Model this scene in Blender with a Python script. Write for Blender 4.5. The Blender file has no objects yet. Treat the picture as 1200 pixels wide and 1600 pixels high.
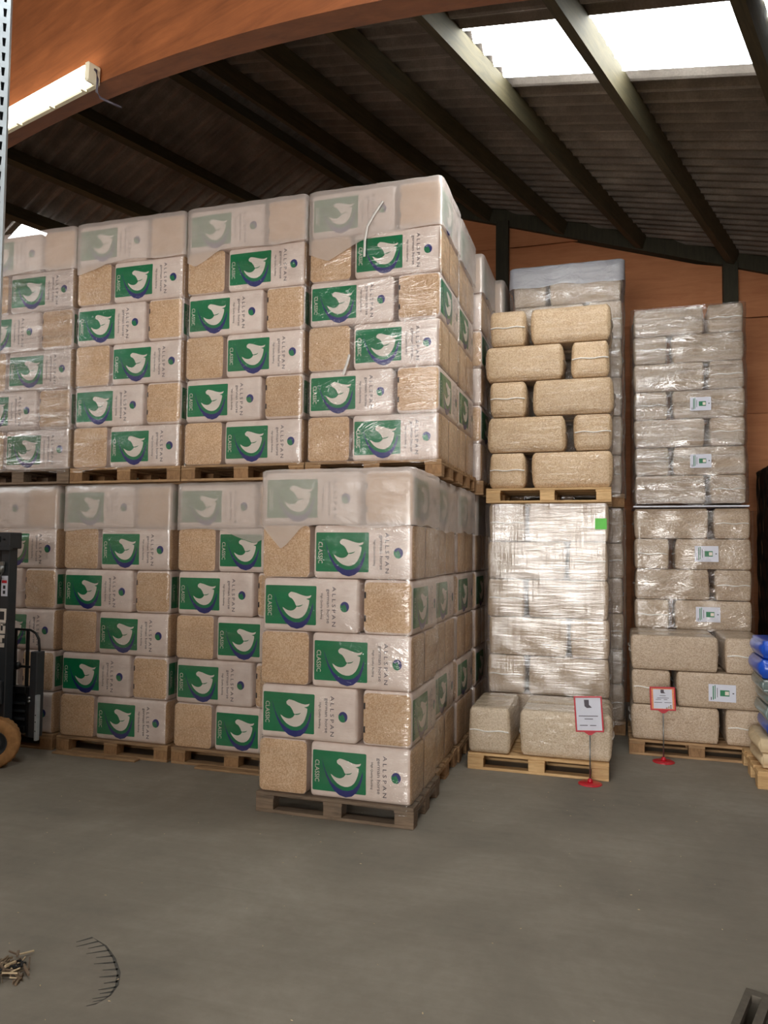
import bpy, bmesh, math, random
from mathutils import Vector, Matrix
from mathutils.geometry import tessellate_polygon
random.seed(7)
C = bpy.context.scene.collection
SC = bpy.context.scene

# ---------------------------------------------------------------- camera
cam_d = bpy.data.cameras.new('camera'); cam = bpy.data.objects.new('camera', cam_d); C.objects.link(cam)
cam_d.sensor_fit = 'VERTICAL'; cam_d.sensor_height = 36.0; cam_d.lens = 1170 / 1600 * 36.0
cam_d.clip_start = 0.05; cam_d.clip_end = 200
r_ = Vector((0.9564017, 0.29188361, 0.00998757)); u_ = Vector((0.00491225, -0.05026972, 0.9987236)); f_ = Vector((-0.29201312, 0.95513188, 0.04951185))
M = Matrix((r_, u_, -f_)).transposed().to_4x4(); M.translation = (0, 0, 1.93)
cam.matrix_world = M
SC.camera = cam

# ---------------------------------------------------------------- world, light, exposure
w = bpy.data.worlds.new('overcast_sky'); SC.world = w; w.use_nodes = True
bg = w.node_tree.nodes['Background']; bg.inputs[0].default_value = (0.86, 0.93, 1.0, 1); bg.inputs[1].default_value = 3.0
SKYLIGHT = 15.0
LAMP = 15.0
def area(name, loc, rot, sx, sy, power, col):
    l = bpy.data.lights.new(name, 'AREA'); l.shape = 'RECTANGLE'; l.size = sx; l.size_y = sy
    l.energy = power; l.color = col
    o = bpy.data.objects.new(name, l); C.objects.link(o); o.location = loc; o.rotation_euler = rot
    return o
# daylight coming in through the open gate behind the photographer
area('gate_daylight', (-1.9, -8.0, 2.45), (math.radians(90), 0, 0), 7.2, 4.6, 1080, (1.0, 0.94, 0.87))
SC.view_settings.view_transform = 'Standard'; SC.view_settings.look = 'None'
SC.view_settings.gamma = 1.0; SC.view_settings.use_curve_mapping = False
SC.view_settings.exposure = 0.1
SC.cycles.max_bounces = 10; SC.cycles.diffuse_bounces = 4; SC.cycles.glossy_bounces = 3
SC.cycles.transparent_max_bounces = 16; SC.cycles.sample_clamp_indirect = 6.0
SC.cycles.caustics_reflective = False; SC.cycles.caustics_refractive = False

# ---------------------------------------------------------------- materials
def srgb(r, g, b):
    f = lambda c: (c / 255 / 12.92) if c / 255 <= 0.04045 else ((c / 255 + 0.055) / 1.055) ** 2.4
    return (f(r), f(g), f(b), 1)
def mat(name):
    m = bpy.data.materials.new(name); m.use_nodes = True
    nt = m.node_tree; nt.nodes.clear()
    out = nt.nodes.new('ShaderNodeOutputMaterial')
    return m, nt, out
def N(nt, t, **k):
    n = nt.nodes.new(t)
    for a, b in k.items(): setattr(n, a, b)
    return n
def L(nt, a, b): nt.links.new(a, b)
def pbsdf(nt, out, col=(0.5, 0.5, 0.5, 1), rough=0.6, metal=0.0, coat=0.0, coat_r=0.1, spec=0.5):
    p = N(nt, 'ShaderNodeBsdfPrincipled')
    p.inputs['Base Color'].default_value = col; p.inputs['Roughness'].default_value = rough
    p.inputs['Metallic'].default_value = metal; p.inputs['Coat Weight'].default_value = coat
    p.inputs['Coat Roughness'].default_value = coat_r; p.inputs['Specular IOR Level'].default_value = spec
    L(nt, p.outputs[0], out.inputs[0]); return p
def coords(nt, scale=(1, 1, 1), rot=(0, 0, 0), rand=True, world=False):
    tc = N(nt, 'ShaderNodeTexCoord'); mp = N(nt, 'ShaderNodeMapping')
    mp.inputs['Scale'].default_value = scale; mp.inputs['Rotation'].default_value = rot
    if world:
        g = N(nt, 'ShaderNodeNewGeometry'); L(nt, g.outputs['Position'], mp.inputs['Vector'])
    else:
        L(nt, tc.outputs['Object'], mp.inputs['Vector'])
    if rand:
        oi = N(nt, 'ShaderNodeObjectInfo'); ml = N(nt, 'ShaderNodeMath', operation='MULTIPLY'); ml.inputs[1].default_value = 37.0
        L(nt, oi.outputs['Random'], ml.inputs[0]); cb = N(nt, 'ShaderNodeCombineXYZ')
        for i in range(3): L(nt, ml.outputs[0], cb.inputs[i])
        L(nt, cb.outputs[0], mp.inputs['Location'])
    return mp.outputs[0]
def noise(nt, v, scale, detail=4, rough=0.55, dist=0.0):
    n = N(nt, 'ShaderNodeTexNoise'); n.inputs['Scale'].default_value = scale; n.inputs['Detail'].default_value = detail
    n.inputs['Roughness'].default_value = rough; n.inputs['Distortion'].default_value = dist
    L(nt, v, n.inputs['Vector']); return n.outputs['Fac']
def ramp(nt, fac, stops):
    r = N(nt, 'ShaderNodeValToRGB'); e = r.color_ramp.elements
    e[0].position, e[0].color = stops[0]; e[1].position, e[1].color = stops[-1]
    for p, c in stops[1:-1]:
        x = e.new(p); x.color = c
    L(nt, fac, r.inputs[0]); return r.outputs[0]
def bump(nt, h, strength=0.3, dist=0.01, prev=None):
    b = N(nt, 'ShaderNodeBump'); b.inputs['Strength'].default_value = strength; b.inputs['Distance'].default_value = dist
    L(nt, h, b.inputs['Height'])
    if prev: L(nt, prev, b.inputs['Normal'])
    return b.outputs[0]
def bright(nt, col, lo, hi):
    oi = N(nt, 'ShaderNodeObjectInfo'); mr = N(nt, 'ShaderNodeMapRange'); mr.inputs[3].default_value = lo; mr.inputs[4].default_value = hi
    L(nt, oi.outputs['Random'], mr.inputs[0]); h = N(nt, 'ShaderNodeHueSaturation'); L(nt, mr.outputs[0], h.inputs['Value']); L(nt, col, h.inputs['Color'])
    return h.outputs[0]

def m_plain(name, col, rough=0.5, metal=0.0, coat=0.0, nscale=0, var=0.12):
    m, nt, out = mat(name); p = pbsdf(nt, out, col, rough, metal, coat)
    if nscale:
        f = noise(nt, coords(nt), nscale)
        a = tuple(c * (1 - var) for c in col[:3]) + (1,); b = tuple(min(1, c * (1 + var)) for c in col[:3]) + (1,)
        L(nt, ramp(nt, f, [(0.3, a), (0.7, b)]), p.inputs['Base Color'])
    return m

def m_shavings(name, dark, mid, light, coat=0.0, scale=55, wr=0.0, crinkle=(3, 3, 22), rough=0.75):
    """wood shavings pressed behind clear film"""
    m, nt, out = mat(name); p = pbsdf(nt, out, mid, rough, 0, coat, 0.12)
    v = coords(nt)
    vo = N(nt, 'ShaderNodeTexVoronoi'); vo.inputs['Scale'].default_value = scale; vo.inputs['Randomness'].default_value = 1
    L(nt, v, vo.inputs['Vector'])
    sep = N(nt, 'ShaderNodeSeparateColor'); L(nt, vo.outputs['Color'], sep.inputs[0])
    n2 = noise(nt, v, scale * 0.5, 5, 0.7)
    n3 = noise(nt, v, 5.0, 3)
    mx = N(nt, 'ShaderNodeMath', operation='MULTIPLY_ADD'); mx.inputs[1].default_value = 0.35; L(nt, sep.outputs[0], mx.inputs[0]); L(nt, n2, mx.inputs[2])
    mx2 = N(nt, 'ShaderNodeMath', operation='MULTIPLY_ADD'); mx2.inputs[1].default_value = 0.35; L(nt, n3, mx2.inputs[0]); L(nt, mx.outputs[0], mx2.inputs[2])
    c = ramp(nt, mx2.outputs[0], [(0.45, dark), (0.78, mid), (1.0, light)])
    L(nt, bright(nt, c, 0.92, 1.06), p.inputs['Base Color'])
    L(nt, bump(nt, mx.outputs[0], 0.5, 0.006), p.inputs['Normal'])
    if coat:
        vw = coords(nt, crinkle)
        L(nt, bump(nt, noise(nt, vw, 1.6, 4, 0.6, 0.8), wr, 0.05), p.inputs['Coat Normal'])
    return m

M_TAN = m_shavings('tan_shavings', srgb(178, 137, 97), srgb(207, 167, 127), srgb(228, 196, 160), coat=0.8, wr=0.8, scale=150, crinkle=(4, 4, 13))
M_TANC = m_shavings('tan_shavings_clear_bag', srgb(160, 130, 98), srgb(188, 158, 122), srgb(210, 184, 150), coat=1.0, scale=150, wr=0.7, crinkle=(2, 2, 16))
M_GREY = m_shavings('grey_shavings_clear_bag', srgb(158, 136, 113), srgb(184, 161, 136), srgb(203, 183, 159), coat=0.8, scale=130, wr=0.6)
M_PALE = m_shavings('pale_shavings_clear_bag', srgb(166, 146, 120), srgb(192, 172, 146), srgb(210, 193, 168), coat=1.0, scale=130, wr=0.8, crinkle=(3, 3, 14))

def m_white_bag():
    m, nt, out = mat('white_bag_plastic'); p = pbsdf(nt, out, srgb(232, 214, 202), 0.42, 0, 0.15, 0.2)
    v = coords(nt)
    c = ramp(nt, noise(nt, v, 9, 4), [(0.3, srgb(222, 202, 190)), (0.7, srgb(238, 222, 211))])
    L(nt, bright(nt, c, 0.95, 1.04), p.inputs['Base Color'])
    L(nt, bump(nt, noise(nt, coords(nt, (4, 4, 14)), 2.5, 4, 0.6, 0.6), 0.35, 0.012), p.inputs['Normal'])
    return m
M_WHITE = m_white_bag()
M_GREEN = m_plain('green_print', srgb(10, 118, 74), 0.38, 0, 0.2, 12, 0.08)
M_NAVY = m_plain('navy_print', srgb(38, 44, 112), 0.38, 0, 0.2, 12, 0.08)
M_PW = m_plain('white_print', srgb(228, 218, 206), 0.4, 0, 0.1, 9, 0.04)
M_INK = m_plain('grey_ink', srgb(70, 62, 72), 0.5, nscale=20)
M_BLACK = m_plain('black_mark', srgb(30, 28, 34), 0.5, nscale=20)

def m_film(name, base, fres, scale, rot, strength, rough, milk=0.0, milkcol=(0.8, 0.8, 0.8, 1), scale2=None, k2=0.6):
    """stretch film: mostly clear, wrinkles catch the light"""
    m, nt, out = mat(name)
    tr = N(nt, 'ShaderNodeBsdfTransparent'); gl = N(nt, 'ShaderNodeBsdfGlossy'); gl.inputs['Roughness'].default_value = rough
    gl.inputs['Color'].default_value = (0.95, 0.95, 0.95, 1)
    v = coords(nt, scale, rot)
    n1 = noise(nt, v, 1.0, 5, 0.62, 1.2)
    n2 = noise(nt, coords(nt, scale2 or (scale[0] * 3, scale[1] * 3, scale[2] * 1.2), (0, 0, 0) if scale2 else (rot[0] + 0.3, rot[1] + 0.5, 0)), 1.0, 3, 0.6, 0.4)
    b = bump(nt, n2, strength * k2, 0.03, bump(nt, n1, strength, 0.06))
    L(nt, b, gl.inputs['Normal'])
    lw = N(nt, 'ShaderNodeLayerWeight'); lw.inputs[0].default_value = 0.25; L(nt, b, lw.inputs['Normal'])
    ma = N(nt, 'ShaderNodeMath', operation='MULTIPLY_ADD'); ma.inputs[1].default_value = fres; ma.inputs[2].default_value = base; ma.use_clamp = True
    L(nt, lw.outputs['Facing'], ma.inputs[0])
    mod = N(nt, 'ShaderNodeMapRange'); mod.inputs[1].default_value = 0.35; mod.inputs[2].default_value = 0.7; mod.inputs[3].default_value = 0.45; mod.inputs[4].default_value = 1.5
    L(nt, n1, mod.inputs[0]); mm = N(nt, 'ShaderNodeMath', operation='MULTIPLY', use_clamp=True); L(nt, ma.outputs[0], mm.inputs[0]); L(nt, mod.outputs[0], mm.inputs[1])
    mix = N(nt, 'ShaderNodeMixShader'); L(nt, mm.outputs[0], mix.inputs[0]); L(nt, gl.outputs[0], mix.inputs[2])
    if milk:
        df = N(nt, 'ShaderNodeBsdfDiffuse'); df.inputs['Color'].default_value = milkcol
        mk = N(nt, 'ShaderNodeMixShader')
        mr = N(nt, 'ShaderNodeMapRange'); mr.inputs[1].default_value = 0.3; mr.inputs[2].default_value = 0.7; mr.inputs[3].default_value = milk * 0.96; mr.inputs[4].default_value = min(1, milk * 1.06)
        L(nt, n2, mr.inputs[0]); L(nt, mr.outputs[0], mk.inputs[0])
        L(nt, tr.outputs[0], mk.inputs[1]); L(nt, df.outputs[0], mk.inputs[2]); L(nt, mk.outputs[0], mix.inputs[1])
    else:
        L(nt, tr.outputs[0], mix.inputs[1])
    L(nt, mix.outputs[0], out.inputs[0]); return m
M_FILM = m_film('clear_stretch_film', 0.08, 0.3, (1.3, 1.3, 6), (0, 0.25, 0), 0.4, 0.13)
M_FILM_H = m_film('heavy_stretch_film', 0.095, 0.26, (1.6, 1.6, 26), (0, 0.02, 0), 0.09, 0.12, 0.03, (0.75, 0.70, 0.66, 1), scale2=(24, 24, 1.0), k2=1.4)
M_FILM_C = m_film('crumpled_stretch_film', 0.2, 0.4, (1.2, 1.2, 11), (0, 0.35, 0), 0.7, 0.14, 0.05, (0.75, 0.70, 0.66, 1))
M_FILM_B = m_film('thick_wrinkled_film', 0.13, 0.35, (2.2, 2.2, 9), (0, 0.4, 0), 0.8, 0.14, 0.08, (0.75, 0.72, 0.7, 1))
M_CAP = m_film('milky_top_foil', 0.05, 0.2, (2, 2, 5), (0, 0.3, 0), 0.16, 0.24, 0.42, (0.80, 0.71, 0.65, 1))
M_CAPG = m_film('grey_top_foil', 0.08, 0.3, (3, 3, 7), (0, 0.5, 0), 0.8, 0.15, 0.62, (0.52, 0.54, 0.60, 1))
M_TAIL = m_plain('white_film_strand', srgb(225, 222, 215), 0.3, 0, 0.5, 30)

def m_wood(name, a, b, rough=0.75, stretch=(2, 16, 16), scale=3.0, bs=0.25, var=(0.85, 1.1)):
    m, nt, out = mat(name); p = pbsdf(nt, out, a, rough)
    v = coords(nt, stretch)
    n = noise(nt, v, scale, 6, 0.65, 0.6); n2 = noise(nt, coords(nt), 4, 3)
    mx = N(nt, 'ShaderNodeMath', operation='MULTIPLY_ADD'); mx.inputs[1].default_value = 0.35; L(nt, n2, mx.inputs[0]); L(nt, n, mx.inputs[2])
    c = ramp(nt, mx.outputs[0], [(0.4, a), (0.9, b)])
    L(nt, bright(nt, c, *var), p.inputs['Base Color']); L(nt, bump(nt, n, bs, 0.004), p.inputs['Normal'])
    return m
M_PAL = m_wood('pallet_wood', srgb(128, 96, 66), srgb(190, 154, 112))
M_PALG = m_wood('weathered_pallet_wood', srgb(92, 78, 64), srgb(140, 118, 96))
M_PALN = m_wood('fresh_pallet_wood', srgb(182, 142, 92), srgb(224, 188, 138))
M_BLOCK = m_wood('pallet_block_wood', srgb(120, 88, 58), srgb(176, 136, 94), stretch=(14, 14, 5))
M_PURLIN = m_wood('dark_green_purlin', srgb(54, 50, 34), srgb(84, 76, 52), stretch=(1, 10, 10))
M_ARCH = m_wood('orange_glulam', srgb(112, 62, 32), srgb(154, 90, 50), rough=0.55, stretch=(1.2, 10, 10), scale=1.5, bs=0.1, var=(1, 1))
M_WALLP = m_wood('orange_wall_panel', srgb(188, 118, 74), srgb(212, 144, 98), rough=0.7, stretch=(1.2, 1.2, 9), scale=1.4, bs=0.1, var=(0.94, 1.05))
M_POST = m_wood('dark_post', srgb(44, 42, 30), srgb(66, 62, 44), stretch=(10, 10, 1))

def m_roof():
    m, nt, out = mat('fibre_cement'); p = pbsdf(nt, out, (0.2, 0.18, 0.16, 1), 0.9)
    v = coords(nt); n = noise(nt, v, 2.2, 6, 0.6); n2 = noise(nt, v, 60, 3)
    mx = N(nt, 'ShaderNodeMath', operation='MULTIPLY_ADD'); mx.inputs[1].default_value = 0.3; L(nt, n2, mx.inputs[0]); L(nt, n, mx.inputs[2])
    L(nt, bright(nt, ramp(nt, mx.outputs[0], [(0.35, srgb(98, 90, 82)), (0.65, srgb(124, 115, 106)), (0.9, srgb(152, 143, 133))]), 0.88, 1.1), p.inputs['Base Color'])
    L(nt, bump(nt, n2, 0.4, 0.003), p.inputs['Normal']); return m
M_ROOF = m_roof()
def m_floor():
    m, nt, out = mat('dusty_concrete'); p = pbsdf(nt, out, (0.2, 0.18, 0.15, 1), 0.72, spec=0.35)
    v = coords(nt, rand=False, world=True)
    n = noise(nt, v, 0.9, 7, 0.6, 0.4); n2 = noise(nt, v, 14, 5, 0.7)
    vs = coords(nt, (0.8, 9, 1), (0, 0, 0.35), rand=False, world=True); n3 = noise(nt, vs, 1.2, 4, 0.6, 0.8)
    a = N(nt, 'ShaderNodeMath', operation='MULTIPLY_ADD'); a.inputs[1].default_value = 0.22; L(nt, n2, a.inputs[0]); L(nt, n, a.inputs[2])
    b = N(nt, 'ShaderNodeMath', operation='MULTIPLY_ADD'); b.inputs[1].default_value = 0.2; L(nt, n3, b.inputs[0]); L(nt, a.outputs[0], b.inputs[2])
    c = ramp(nt, b.outputs[0], [(0.35, srgb(112, 106, 96)), (0.7, srgb(138, 130, 117)), (1.0, srgb(162, 154, 140))])
    L(nt, c, p.inputs['Base Color'])
    L(nt, bump(nt, n2, 0.15, 0.004), p.inputs['Normal']); return m
M_FLOOR = m_floor()
M_BRICK = m_plain('rendered_wall', srgb(150, 120, 96), 0.85, nscale=3)
def m_emit(name, col, s, diffuse=(0.9, 0.9, 0.9, 1)):
    m, nt, out = mat(name); e = N(nt, 'ShaderNodeEmission'); e.inputs[0].default_value = col; e.inputs[1].default_value = s
    L(nt, e.outputs[0], out.inputs[0]); return m
M_SKYL = m_emit('skylight_sheet', (0.97, 1.0, 1.0, 1), SKYLIGHT)
M_TUBE = m_emit('lamp_diffuser', (1.0, 0.95, 0.80, 1), LAMP)
M_GALV = m_plain('galvanised_steel', srgb(176, 186, 192), 0.45, 0.5, 0, 14)
M_DARK = m_plain('dark_grey_paint', srgb(48, 52, 56), 0.45, 0.2, 0.2, 12)
M_BLK = m_plain('black_steel', srgb(22, 24, 26), 0.45, 0.3, 0.1, 12)
M_STEEL = m_plain('bare_steel', srgb(150, 152, 150), 0.35, 0.9, 0, 20)
M_TYRE = m_plain('tan_solid_tyre', srgb(172, 126, 78), 0.8, nscale=18, var=0.2)
M_RED = m_plain('red_plastic', srgb(190, 24, 44), 0.4, 0, 0.3, 20, 0.06)
M_PAPER = m_plain('white_paper', srgb(214, 216, 228), 0.5, 0, 0.3, 8, 0.04)
M_ORANGE = m_plain('orange_border_print', srgb(226, 140, 92), 0.5, nscale=120, var=0.25)
M_CREAM = m_plain('cream_plastic', srgb(236, 228, 200), 0.4, nscale=8, var=0.05)
M_LIME = m_plain('lime_sticker', srgb(92, 200, 66), 0.5, nscale=12, var=0.05)
M_BLUE = m_plain('blue_sack_plastic', srgb(28, 82, 196), 0.35, 0, 0.4, 9, 0.2)
M_TEAL = m_plain('grey_green_sack_plastic', srgb(112, 128, 126), 0.3, 0, 0.5, 9, 0.25)
M_SAND = m_plain('beige_sack_paper', srgb(206, 184, 148), 0.7, nscale=9, var=0.12)
M_BFILM = m_plain('black_film', srgb(20, 20, 22), 0.22, 0, 0.5, 10, 0.3)
M_DEBRIS = m_plain('splintered_wood', srgb(120, 102, 80), 0.8, nscale=20, var=0.4)
M_MARK = m_plain('tyre_mark_dirt', srgb(84, 82, 76), 0.8, nscale=30, var=0.2)
M_IRON = m_plain('cast_iron', srgb(100, 93, 82), 0.75, 0.1, 0, 30, 0.15)

# ---------------------------------------------------------------- object helpers
def link(name, me, parent=None, m=None, loc=(0, 0, 0), rot=(0, 0, 0)):
    o = bpy.data.objects.new(name, me); C.objects.link(o)
    if m is not None and me is not None and not me.materials: me.materials.append(m)
    o.parent = parent; o.location = loc; o.rotation_euler = rot
    return o
def pyd(name, vs, fs, smooth=False):
    me = bpy.data.meshes.new(name); me.from_pydata([tuple(v) for v in vs], [], fs); me.update()
    if smooth:
        for p in me.polygons: p.use_smooth = True
    return me
def thing(name, label, cat, group=None, loc=(0, 0, 0), rotz=0, me=None, m=None):
    o = bpy.data.objects.new(name, me); C.objects.link(o)
    if me is not None and m is not None and not me.materials: me.materials.append(m)
    o.location = loc; o.rotation_euler = (0, 0, rotz)
    o['label'] = label; o['category'] = cat
    if group: o['group'] = group
    return o
def bm_mesh(name, bm, smooth=False):
    me = bpy.data.meshes.new(name); bmesh.ops.recalc_face_normals(bm, faces=bm.faces); bm.to_mesh(me); bm.free()
    if smooth:
        for p in me.polygons: p.use_smooth = True
    return me
def bbox(bm, x0, x1, y0, y1, z0, z1, bev=0.0):
    r = bmesh.ops.create_cube(bm, size=1)
    vs = r['verts']
    for v in vs: v.co = Vector((x0 + (v.co.x + .5) * (x1 - x0), y0 + (v.co.y + .5) * (y1 - y0), z0 + (v.co.z + .5) * (z1 - z0)))
    if bev:
        es = list({e for v in vs for e in v.link_edges}); bmesh.ops.bevel(bm, geom=es, offset=bev, segments=1, affect='EDGES')
def box_me(name, x0, x1, y0, y1, z0, z1, bev=0.0):
    bm = bmesh.new(); bbox(bm, x0, x1, y0, y1, z0, z1, bev); return bm_mesh(name, bm)
def tube(bm, pts, r, n=8, cap=True):
    pts = [Vector(p) for p in pts]; rings = []
    for i, p in enumerate(pts):
        t = (pts[min(i + 1, len(pts) - 1)] - pts[max(i - 1, 0)]).normalized()
        a = t.cross(Vector((0, 0, 1)) if abs(t.z) < 0.9 else Vector((1, 0, 0))).normalized(); b = t.cross(a)
        rings.append([bm.verts.new(p + (a * math.cos(k * 2 * math.pi / n) + b * math.sin(k * 2 * math.pi / n)) * r) for k in range(n)])
    for i in range(len(rings) - 1):
        for k in range(n): bm.faces.new((rings[i][k], rings[i][(k + 1) % n], rings[i + 1][(k + 1) % n], rings[i + 1][k]))
    if cap: bm.faces.new(rings[0][::-1]); bm.faces.new(rings[-1])
def tube_me(name, pts, r, n=8):
    bm = bmesh.new(); tube(bm, pts, r, n); return bm_mesh(name, bm, True)
def lathe(bm, prof, n=24, axis='y', c=(0, 0, 0), cap=True):
    rings = []
    for (r, h) in prof:
        ring = []
        for k in range(n):
            a = 2 * math.pi * k / n
            p = (r * math.cos(a), h, r * math.sin(a)) if axis == 'y' else (r * math.cos(a), r * math.sin(a), h)
            ring.append(bm.verts.new(Vector(p) + Vector(c)))
        rings.append(ring)
    for i in range(len(rings) - 1):
        for k in range(n): bm.faces.new((rings[i][k], rings[i][(k + 1) % n], rings[i + 1][(k + 1) % n], rings[i + 1][k]))
    if cap and prof[0][0] > 1e-4: bm.faces.new(rings[0])
    if cap and prof[-1][0] > 1e-4: bm.faces.new(rings[-1])

# ================================================================ the building
PX, PY = 0.3279535, 0.94469387          # ridge direction of the roof (it runs askew to the stacks)
def W(q, p, z=0.0): return Vector((PY * q + PX * p, -PX * q + PY * p, z))
SL = 0.32102; QR = -6.07; WV = 10.2
ZR = 6.616 - SL * (QR - (-2.05618 * PY - 10.2 * PX))
def zroof(q): return ZR - SL * abs(q - QR)   # underside of the purlins
ANG = math.atan(SL)
Q0, Q1, P0 = -11.9, 4.0, -9.0
def structure(name, me=None, m=None, loc=(0, 0, 0)):
    o = bpy.data.objects.new(name, me); C.objects.link(o); o.location = loc; o['kind'] = 'structure'
    if me is not None and m is not None: me.materials.append(m)
    return o

# floor with a hole for the drain pit
dq0, dq1, dp0, dp1 = None, None, None, None
DC = W(0, 0); c0 = Vector((0.55, 3.76)); dqc = c0.x * PY - c0.y * PX; dpc = c0.x * PX + c0.y * PY
dq0, dq1, dp1, dp0 = dqc + .01, dqc + 0.47, dpc - .01, dpc - 0.5
hole = [W(dq0, dp0), W(dq1, dp0), W(dq1, dp1), W(dq0, dp1)]
outer = [Vector((-16, -9, 0)), Vector((9, -9, 0)), Vector((9, 12, 0)), Vector((-16, 12, 0))]
vs = outer + hole; fs = [(0, 1, 5, 4), (1, 2, 6, 5), (2, 3, 7, 6), (3, 0, 4, 7)]
base = len(vs); vs += [h + Vector((0, 0, -.25)) for h in hole]
fs += [(4, 5, base + 1, base), (5, 6, base + 2, base + 1), (6, 7, base + 3, base + 2), (7, 4, base, base + 3), (base, base + 1, base + 2, base + 3)]
structure('floor', pyd('floor', vs, fs), M_FLOOR)

# end wall behind the stacks: panels and posts
wall_back = structure('wall_back')
def top_z(x): return 6.616 + (x + 2.056) * (5.4246 - 6.6165) / 3.93
def topw(x):   # follows both roof slopes
    q = x * PY - WV * PX; return zroof(q)
link('backing', pyd('wall_backing', [(-14, WV + .08, 0), (6.5, WV + .08, 0), (6.5, WV + .08, topw(6.5) + .3), ((QR + WV * PX) / PY, WV + .08, ZR + .3), (-14, WV + .08, topw(-14) + .3)], [(0, 1, 2, 3, 4)]), wall_back, M_WALLP)
posts = [-13.0, -10.2, -7.6, -5.7, -4.3, -1.78 - 1.2, -1.78 + .22, 1.36, 3.9]
post_x = [-12.4, -9.8, -7.2, -4.4, -1.43, 1.43, 4.3]
for i in range(len(post_x) - 1):
    xa, xb = post_x[i] + .085, post_x[i + 1] - .085
    z = 0.0; k = 0
    while True:
        zb = z + 1.22
        ta, tb = topw(xa) - .02, topw(xb) - .02
        if z > max(ta, tb): break
        pts = [(xa, z + .004), (xb, z + .004), (xb, min(zb, tb)), (xa, min(zb, ta))]
        apex = (QR + WV * PX) / PY
        if xa < apex < xb and zb > min(ta, tb): pts = pts[:3] + [(apex, min(zb, ZR - .02))] + pts[3:]
        if min(ta, tb) < z:  # clipped corner panel
            hx, lo = (xa, xb) if ta > tb else (xb, xa)
            t = (max(ta, tb) - z) / abs(ta - tb) if abs(ta - tb) > 1e-6 else 1
            xm = hx + (lo - hx) * min(1, t); pts = [(min(hx, xm), z + .004), (max(hx, xm), z + .004), (hx, min(zb, max(ta, tb)))]
        n = len(pts)
        v3 = [(a, WV, b) for a, b in pts] + [(a, WV + .03, b) for a, b in pts]
        f3 = [tuple(range(n)), tuple(range(2 * n - 1, n - 1, -1))] + [(j, j + n, (j + 1) % n + n, (j + 1) % n) for j in range(n)]
        link('panel', pyd('panel', v3, f3), wall_back, M_WALLP)
        z = zb
for x in post_x:
    link('post', box_me('post', x - .085, x + .085, WV - .12, WV + .05, 0, topw(x) + .02, .004), wall_back, M_POST)
# rafter on the wall head, following the slope, its shadow put into the dark colour
ap = (QR + WV * PX) / PY
for xa, xb in ((-14, ap), (ap, 6.5)):
    za, zb = topw(xa), topw(xb)
    v3 = [(x, y, z) for y in (WV - .06, WV + .1) for (x, z) in ((xa, za - .02), (xb, zb - .02), (xb, zb + .28), (xa, za + .28))]
    link('rafter', pyd('rafter', v3, [(0, 1, 2, 3), (7, 6, 5, 4), (0, 4, 5, 1), (1, 5, 6, 2), (2, 6, 7, 3), (3, 7, 4, 0)]), wall_back, M_POST)

# side walls and the gate wall (all out of frame, they close the room)
def wall_slab(name, a, b, h, gaps=None):
    a, b = Vector(a), Vector(b); d = (b - a).normalized(); n = Vector((-d.y, d.x, 0)) * .1
    v3 = [a, b, b + n, a + n]; v3 = v3 + [x + Vector((0, 0, h)) for x in v3]
    return structure(name, pyd(name, v3, [(3, 2, 1, 0), (4, 5, 6, 7), (0, 1, 5, 4), (1, 2, 6, 5), (2, 3, 7, 6), (3, 0, 4, 7)]), M_BRICK)
wall_slab('wall_left', W(Q0 + .3, -12.5), W(Q0 + .3, 8.0), 5.0)
wall_slab('wall_right', W(Q1 - .2, 13), W(Q1 - .2, -8), 3.55)
bm = bmesh.new()
bbox(bm, -15, -5.6, -8.3, -8.15, 0, 7.4); bbox(bm, 1.9, 6, -8.3, -8.15, 0, 7.4); bbox(bm, -5.6, 1.9, -8.3, -8.15, 4.9, 7.4)
structure('wall_front', bm_mesh('wall_front', bm), M_BRICK)

# low unseen wall, added behind the camera to shade the lower left stacks
wall_slab('wall_shade_blocker', (-9.5, -.7, 0), (-2.3, -.7, 0), 2.7)

# roof
ceiling = structure('ceiling')
MOD = 0.88; PITCH = MOD / 5; AMP = 0.031
LEN = 3.25
def corr_mesh(name, width, length, m, thick=.007):
    nx = int(round(width / PITCH * 8)); vs = []; fs = []
    for z_ in (0, thick):
        for j in (0, 1):
            for i in range(nx + 1):
                x = i * PITCH / 8; vs.append((x, j * length, AMP * math.sin(2 * math.pi * i / 8) + z_))
    k = nx + 1
    for i in range(nx):
        fs.append((i, i + k, i + k + 1, i + 1)); fs.append((2 * k + i, 2 * k + i + 1, 3 * k + i + 1, 3 * k + i))
        fs.append((i, i + 1, 2 * k + i + 1, 2 * k + i)); fs.append((k + i, 3 * k + i, 3 * k + i + 1, k + i + 1))
    fs.append((0, 2 * k, 3 * k, k)); fs.append((k - 1, 2 * k - 1, 4 * k - 1, 3 * k - 1))
    me = pyd(name, vs, fs); me.materials.append(m)
    return me
sheet = corr_mesh('roofing_sheet', MOD + PITCH * .6, LEN, M_ROOF)
pane = corr_mesh('skylight_pane', MOD, LEN, M_SKYL)
pane_s = corr_mesh('skylight_pane_short', MOD, 2.25, M_SKYL); sheet_s = corr_mesh('roofing_sheet_short', MOD + PITCH * .6, .98, M_ROOF)
LIFT = .15 + AMP + .012
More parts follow.
